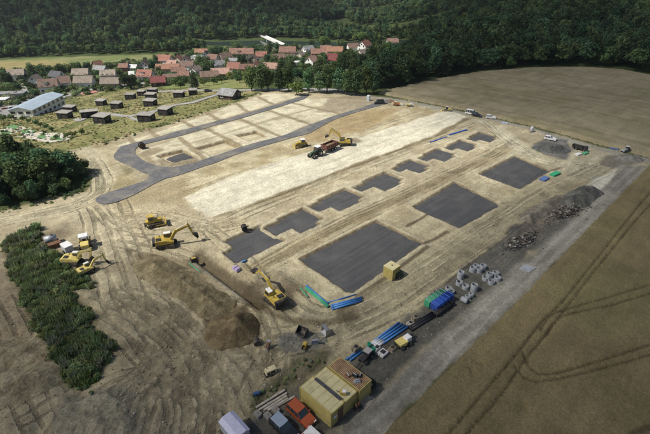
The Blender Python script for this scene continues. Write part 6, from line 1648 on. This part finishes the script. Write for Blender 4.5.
lab = ['tall concrete ring standing alone at the left of the yard group', 'concrete ring below the tall lone one', 'wide concrete ring between the tall lone one and the stacked pair', 'tall double concrete ring in front of the gravel tracks', 'front left ring of the upper cluster of four', 'front right ring of the upper cluster of four', 'rear left ring of the upper cluster of four', 'rear right ring of the upper cluster of four',
       'left ring of the right cluster of five', 'upper left ring of the right cluster of five', 'rear ring of the right cluster of five, farthest back', 'right ring of the right cluster of five', 'front ring of the right cluster of five', 'concrete pipe section lying on its side at the front', 'small ring behind the lying pipe section', 'small ring at the rear right of the lying section', 'ring half hidden behind the green and blue bundles, rear', 'ring half hidden behind the bundles, front']
for i, ((px, py), lb) in enumerate(zip(crp, lab)):
    if i == 13: ring(px, py, 1.1, .5, lb, lie=R(50))
    else: ring(px, py, 1.4 if i in (0, 3) else .75 if i not in (4, 5, 7) else 1.0, .62 if i not in (14, 15) else .48, lb)

# ---- rubble and debris heaps
def heap(name, label, cat, p0, p1, width, height, n, smin, smax, mats, slab=False):
    a, b_ = np.array(g(*p0)), np.array(g(*p1)); c = (a + b_) / 2; d = b_ - a; L_ = float(np.linalg.norm(d)); rz = math.atan2(d[1], d[0])
    z0 = HZ(*c)
    t = thing(name, label, cat, (c[0], c[1], z0), rz)
    for j, m_ in enumerate(mats):
        b = MB(); rng = random.Random(len(name) * 7 + j)
        for i in range(n // len(mats)):
            u = rng.gauss(0, .27) * (L_ + width) ; v = rng.gauss(0, .26) * width
            top = height * max(0, 1 - (2 * u / (L_ + width)) ** 2 - (2 * v / width) ** 2)
            z = rng.uniform(0, 1) ** .5 * top
            s = rng.uniform(smin, smax)
            T = Matrix.Translation((u, v, z + s * .15)) @ Matrix.Rotation(rng.uniform(0, 6), 4, 'Z') @ Matrix.Rotation(rng.gauss(0, .5), 4, 'X') @ Matrix.Rotation(rng.gauss(0, .5), 4, 'Y')
            b.box((0, 0, 0), (s * rng.uniform(.8, 1.6), s * rng.uniform(.6, 1.1), s * (.25 if slab else rng.uniform(.4, .8))), T, taper=rng.uniform(.7, 1))
        b.build('fragments', m_, t); t.children[-1]['kind'] = 'stuff'
    return t
RUB1 = mat('broken_asphalt', (.05, .048, .046), .9, var=.25, scale=2); RUB2 = mat('broken_concrete', (.20, .19, .17), .9, var=.2, scale=2); RUB3 = mat('root_wood', (.085, .068, .05), .9, var=.3, scale=3); RUB4 = mat('clod', (.20, .165, .12), .95, var=.25, scale=3)
heap('debris_heap', 'heap of dark broken slabs and roots nearest the yard', 'heap', (512, 246), (533, 234), 4.0, .8, 260, .15, .55, [RUB1, RUB3, RUB2], True)
heap('rubble_heap', 'rubble heap of dark slabs with pale edges beside the stone road', 'heap', (556, 216), (576, 207), 4.4, 1.0, 420, .14, .55, [RUB1, RUB2, RUB3], True)
heap('stone_scatter', 'loose stones spilled between the two debris heaps', 'stones', (532, 232), (556, 218), 4.5, .15, 110, .08, .24, [RUB4, RUB2])
SPOIL = ground_mat('spoil', fine=2.6, var=.30, bump=.16, speck=.30)
def soil_heap(label, pts, rad, height, c0, c1, seed, step=.16, name='soil_heap', distort=.5):
    """a tipped heap of earth: crumbly slopes, sunk a little into the ground all round"""
    p = spline([g(*q) for q in pts], 6) if len(pts) > 1 else np.array([g(*pts[0])] * 2) + np.array([[0, 0], [.01, 0]])
    lo, hi = p.min(0) - rad - 1, p.max(0) + rad + 1
    xs = np.arange(lo[0], hi[0], step); ys = np.arange(lo[1], hi[1], step); X, Y = np.meshgrid(xs, ys); x, y = X.ravel(), Y.ravel()
    d = ldist(p, x, y) / rad * (1 + distort * (fbm(x + seed, y, .35, 3) - .5))
    top = height * (1 + .5 * (fbm(x, y + seed, .3, 3) - .5))
    h = top * np.clip(1 - d, -.3, 1) ** 1.0
    h = np.where(d > .9, h - (d - .9) * 1.5, h)
    rough = np.clip(1.3 - d, 0, 1)
    h = h + rough * (.34 * (fbm(x, y, 1.3, 4) - .5) + .10 * (RNG.random(x.shape) - .5))
    th = np.arctan2(y - p[:, 1].mean(), x - p[:, 0].mean())
    h = h + rough * .18 * (fbm(th * 5 + seed, d * .7, 1.0, 2) - .5) * (d > .15)
    k = d < 1.25
    z = ground_height(x, y) + h - .08
    f = smooth(.35, .65, fbm(x, y, .8, 3))[:, None]
    cc = np.array(c0) * (1 - f) + np.array(c1) * f
    cc = cc * (.8 + .4 * RNG.random(len(x)))[:, None]
    cc = cc * np.array((.90, .95, .90))
    n_, m_ = len(ys), len(xs); I = np.arange(n_ * m_).reshape(n_, m_)
    q = np.stack([I[:-1, :-1], I[:-1, 1:], I[1:, 1:], I[1:, :-1]], -1).reshape(-1, 4); q = q[k[q].all(1)]
    used = np.unique(q); mp = np.full(len(x), -1); mp[used] = np.arange(len(used))
    c = (x[used].mean(), y[used].mean())
    v = np.stack([x[used] - c[0], y[used] - c[1], z[used]], 1)
    o = link(name, np_mesh(name, v, mp[q], SPOIL, {'Col': ('FLOAT_COLOR', cc[used])}), None, (c[0], c[1], 0))
    return tag(o, label, 'heap')
soil_heap('dark brown cone of tipped soil left of the trench excavator', [(231, 330), (235, 329)], 4.3, 2.7, (.115, .082, .048), (.175, .130, .078), 3, distort=.2)
soil_heap('long crumbly brown ridge of soil below the yellow excavator', [(150, 265), (166, 274), (188, 287), (208, 301), (214, 306)], 3.5, 1.0, (.135, .105, .064), (.20, .158, .10), 9)
soil_heap('brown spoil heap cut by the left edge, lower one', [(8, 388), (38, 380)], 3.6, 1.2, (.19, .155, .105), (.27, .225, .16), 14)
soil_heap('reddish spoil heap at the left edge, upper one', [(-24, 350), (24, 352)], 3.2, .9, (.21, .168, .112), (.29, .235, .165), 19)
soil_heap('greyish spoil mound at the bottom left corner', [(84, 420), (104, 436)], 3.8, .9, (.19, .165, .125), (.26, .225, .17), 23)
soil_heap('dark gravel heap between dump truck and far gravel pad', [(543, 149), (558, 150)], 3.6, 1.7, (.075, .074, .073), (.12, .118, .115), 27, .25, 'gravel_heap')
soil_heap('grey gravel heap at the upper end of the storage yard', [(570, 203), (590, 191)], 3.4, 1.7, (.085, .08, .076), (.14, .13, .12), 31, .22, 'gravel_heap')
soil_heap('long reddish gravel ridge left of the rubble heap', [(527, 220), (542, 210), (562, 199)], 2.2, 1.2, (.15, .125, .105), (.22, .185, .155), 35, .2, 'gravel_heap')
soil_heap('small gravel heap at the field corner beside the loader', [(622, 159), (634, 159)], 2.6, 1.1, (.15, .14, .125), (.22, .20, .18), 39, .25, 'gravel_heap')
soil_heap('low dark gravel spill around the loose buckets', [(290, 343), (312, 343)], 2.3, .28, (.13, .122, .108), (.20, .18, .15), 43, .16, 'gravel_heap', 1.1)

# ---- far corner of the site
def tipper_truck(label, px, py, rz, m, s=1.0, name='dump_truck'):
    t = thing(name, label, 'truck', spot(px, py), rz, None, s)
    MB().box((0, 0, .85), (6.6, .9, .3)).build('chassis', BLK, t)
    cb = MB().prism([(2.1, .7), (3.6, .7), (3.65, 1.7), (3.4, 2.7), (2.1, 2.75)], -1.15, 1.15, 'y').build('cab', m, t, bevel=.06)
    MB().prism([(3.66, 1.75), (3.7, 1.75), (3.47, 2.55), (3.43, 2.55)], -1.0, 1.0, 'y').build('windscreen', CGLASS, cb)
    b = MB().box((-.9, 0, 1.15), (5.2, 2.4, .12)).box((-.9, -1.2, 1.75), (5.2, .1, 1.2)).box((-.9, 1.2, 1.75), (5.2, .1, 1.2)).box((1.7, 0, 1.9), (.1, 2.4, 1.5)).box((-3.5, 0, 1.75), (.1, 2.4, 1.2)).build('tipping_body', BLK, t)
    for xx in (-2.5, -1.2, 2.6):
        for sd in (-1, 1): wheel(t, xx, sd * 1.0, .5, .4, sd)
    return t
tipper_truck('dark dump truck at the gravel heap near the field corner', 579, 150, R(-50), BLK, .62)
def wheel_loader(label, px, py, rz, m, s=1.0, group=None):
    t = thing('wheel_loader', label, 'loader', spot(px, py), rz, group, s)
    MB().prism([(-2.8, .8), (-.4, .8), (-.4, 1.9), (-2.6, 1.7)], -.85, .85, 'y').build('engine_hood', m, t, bevel=.06)
    cb = MB().box((.2, 0, 2.0), (1.3, 1.4, 1.9), taper=.9).build('cab', BLK, t, bevel=.05); MB().box((.2, 0, 3.0), (1.4, 1.5, .1)).build('cab_roof', WHT, cb)
    MB().box((1.5, 0, 1.0), (1.6, .9, .6)).build('front_frame', m, t)
    for sd in (-1, 1):
        MB().beam((1.2, sd * .5, 1.5), (3.2, sd * .5, .7), .16, .28).build('lift_arm', m, t)
        for xx in (-1.7, 1.5): wheel(t, xx, sd * 1.0, .7, .55, sd)
    MB().prism([(3.1, .1), (4.2, .1), (4.25, .2), (3.3, .3), (3.2, .9), (3.35, 1.2), (3.25, 1.25), (3.0, .8)], -1.25, 1.25, 'y').build('bucket', m, t)
    return t
wheel_loader('grey wheel loader at the field corner on the right', 626, 152, R(20), SILV, .62)
wheel_loader('white roofed loader on the track at the end of the pale strip', 447, 111, R(170), YELW, .62)
for i, (px, py, rz, m, lab, sc) in enumerate([(379, 104, 10, BLK, 'dark van parked at the top end of the asphalt road', 1.0)]):
    car(lab, px, py, R(rz + 180), m, None, 4.8, 1.9, 2.0, True, 'van')
excavator('orange mini excavator in the machine cluster at the asphalt road top', 396, 105.5, R(150), R(20), (.8, -1.2), .9, .5, mat('machine_orange', (.42, .16, .04), .5, var=.1), WHT, 'mini_excavator', None)
wheel_dumper('small dumper at the right of the machine cluster up the road', 409, 106.5, R(0), .9)
pallet('white sacks stacked in the machine cluster up the road', 403, 105.5, R(10), WHT, .7)
t = thing('site_toilet', 'small white site toilet cabin at the road top beside the trees', 'toilet', spot(368.5, 100.5), R(-40))
MB().box((0, 0, 1.1), (1.1, 1.1, 2.2)).build('cabin', WHT, t, bevel=.04); MB().box((0, 0, 2.26), (1.2, 1.2, .14), taper=.85).build('roof', mat('toilet_roof', (.5, .52, .55), .6), t); MB().box((0, -.57, 1.05), (.7, .04, 1.8)).build('door', mat('toilet_blue', (.25, .33, .42), .6), t)
car('white van on the track right of the pale strip end', 471, 114.5, R(-40), WHT, None, 4.9, 1.9, 2.0, True, 'van')
car('dark car just right of the white van on the track', 476.5, 116.5, R(-40), PDRK, None, 4.2, 1.75, 1.5)
car('small white car at the wheat edge above the last pads', 490.5, 118.5, R(-20), WHT, None, 4.0, 1.7, 1.45)
car('white car beside the dark gravel heap', 550, 140, R(-35), WHT, None, 4.0, 1.7, 1.45)
def stack(name, label, px, py, rz, m, n, L_=2.2, W=1.3):
    t = thing(name, label, 'stack', spot(px, py), rz)
    for i in range(n): MB().box((0, 0, .1 + .14 * i), (L_ * random.uniform(.97, 1), W * random.uniform(.95, 1), .11)).build('sheet', m, t)
    for xx in (-.7, .7): MB().box((xx * L_ / 2, 0, .03), (.12, W, .06)).build('bearer', PLANK, t)
    return t
stack('sheet_stack', 'stack of blue sheets at the far pad corner', 544, 179.5, R(40), mat('sheet_blue', (.10, .16, .34), .6, var=.1), 3, 3.0, 1.6)
stack('sheet_stack', 'stack of bright green sheets at the far pad corner', 555, 174.5, R(36), mat('sheet_green', (.04, .33, .16), .6, var=.1), 4, 3.4, 1.4)
stack('sheet_stack', 'white sheets on the ground below the gravel heap', 578, 155, R(30), WHT, 3, 2.0, 1.2)
stack('sheet_stack', 'green sheets right of the white sheets by the gravel heap', 585, 154, R(36), mat('sheet_green2', (.10, .34, .18), .6, var=.1), 3, 2.6, 1.0)
stack('sheet_stack', 'blue white sheets at the wheat edge left of the earth bank', 504.5, 124.5, R(-30), mat('sheet_pale', (.38, .44, .52), .6), 3, 2.2, 1.2)
t = thing('white_tank', 'white upright tank on the earth bank below the wheat', 'tank', spot(531, 133), 0)
MB().lathe([(0, 0), (.55, 0), (.55, 1.7), (.4, 1.95), (.15, 2.0), (.15, 2.1), (0, 2.1)], 16).build('tank', mat('tank_pale', (.45, .45, .47), .6), t, True); MB().box((0, 0, .05), (1.4, 1.4, .12)).build('base', PLANK, t)
stack('sheet_stack', 'blue panels at the pad row end, right of the last pads', 614, 149, R(-20), mat('sheet_blue', (.10, .16, .34)), 2, 2.4, .9)
bar('blue_tarp_roll', 'long blue pipe roll beside the pale strip, upper piece', 'roll', (449, 135.5), (467, 130), .6, .25, 0, PBLU2, 'blue rolls by the pale strip')
bar('blue_tarp_roll', 'long blue pipe roll beside the pale strip, lower piece', 'roll', (430, 142.5), (447, 137), .35, .22, 0, PBLU2, 'blue rolls by the pale strip')
t = thing('dark_drum_roll', 'big dark reel standing at the asphalt road bend', 'reel', spot(142.5, 148.5), R(40))
for yy in (-.6, .6): MB().cyl((0, yy - .06, 1.0), (0, yy + .06, 1.0), 1.0, n=20).build('flange', mat('reel_wood', (.07, .055, .045), .9, var=.2), t)
MB().cyl((0, -.55, 1.0), (0, .55, 1.0), .8, n=20).build('cable', BLK, t)
t = thing('tyre_pair', 'dark drum compactor head standing left of the first pad', 'attachment', spot(244.5, 230.5), R(20))
for yy in (-.5, 0, .5): MB().cyl((0, yy - .2, .62), (0, yy + .2, .62), .62, n=16).build('drum', TYRE, t)
MB().beam((0, -.8, .62), (0, .8, .62), .15, .15).beam((0, 0, .62), (1.0, 0, .9), .2, .2).build('axle', BLK, t)
t = thing('pallet_cover', 'lilac wrapped bundle at the right end of the trench', 'bundle', spot(236.5, 271), R(-40))
MB().box((0, 0, .35), (1.7, 1.1, .6), taper=.85).build('wrap', mat('lilac_wrap', (.36, .29, .44), .6, var=.1), t, bevel=.08); MB().box((0, 0, .68), (.12, 1.1, .05)).build('strap', BLK, t)
pipe('light blue pipe piece lying by the first small pad', (241.5, 263), (247, 261), .16, mat('pipe_sky', (.10, .25, .45), .5), 0)
t = thing('trench_box', 'small black and yellow hand tool box at the trench head', 'box', spot(194, 261), R(30))
MB().box((0, 0, .35), (1.1, .8, .7)).build('case', BLK, t, bevel=.04); MB().box((0, 0, .73), (.8, .5, .1)).build('lid', YEL, t)
pipe('thin green pipe along the pale boards at the trench', (189, 263), (201, 272.5), .09, PGRN, 0)
for i, (px, py, rz, m, lab) in enumerate([(208.5, 92, 10, PDRK, 'dark car on the pale path left of the field barn'), (62, 98.5, 14, WHT, 'white car on the village road beside the hall'), (113, 88.5, 20, PSIL, 'silver car at the red forecourt on the village road'), (6, 110, 60, PRED, 'red car on the car park at the left edge'), (12, 109, 60, WHT, 'white car on the car park at the left edge'), (1, 113, 60, PSIL, 'silver car on the car park at the left edge')]):
    car(lab, px, py, R(rz), m)

# ---- loose clods and stones strewn over the bare ground
CL = [rock_mesh('clod', 70 + i, m_, .6) for i, m_ in enumerate([mat('clod_brown', (.17, .135, .088), .95, var=.2, obj_rand=.3), mat('clod_tan', (.30, .255, .175), .95, var=.2, obj_rand=.3), mat('clod_brown', (.17, .135, .088)), mat('stone_grey', (.33, .32, .30), .9, var=.15, obj_rand=.3)])]
n = 15000
x = RNG.uniform(-62, 60, n); y = RNG.uniform(27, 120, n)
k = (sdist(SITE, x, y) > 1) & (fbm(x, y, .12, 3) > .44)
for p in list(PADS.values()) + [STRIP, ROADWAY, FIELD_S, SHRUB]: k &= sdist(p, x, y) < -.4
x, y = x[k], y[k]
scatter('loose_clods', 'crumbs of soil and small stones strewn over the bare ground', 'clods', np.stack([x, y, ground_height(x, y) + .02], 1), .08 + .26 * RNG.random(len(x)) ** 4, RNG.choice(4, len(x), p=[.35, .35, .2, .1]), CL)

# ------------------------------------------------------------------ summer haze in the valley air
def haze():
    b = MB().box((0, 900, 108), (5200, 3900, 270))
    m = bpy.data.materials.new('haze'); m.use_nodes = True
    N = m.node_tree.nodes; N.remove(N['Principled BSDF'])
    v = N.new('ShaderNodeVolumePrincipled'); v.inputs['Color'].default_value = (0.80, 0.88, 1.0, 1); v.inputs['Density'].default_value = 0.00008
    v.inputs['Anisotropy'].default_value = 0.2
    m.node_tree.links.new(v.outputs[0], N['Material Output'].inputs['Volume'])
    tag(b.build('haze', m), kind='stuff')
haze()
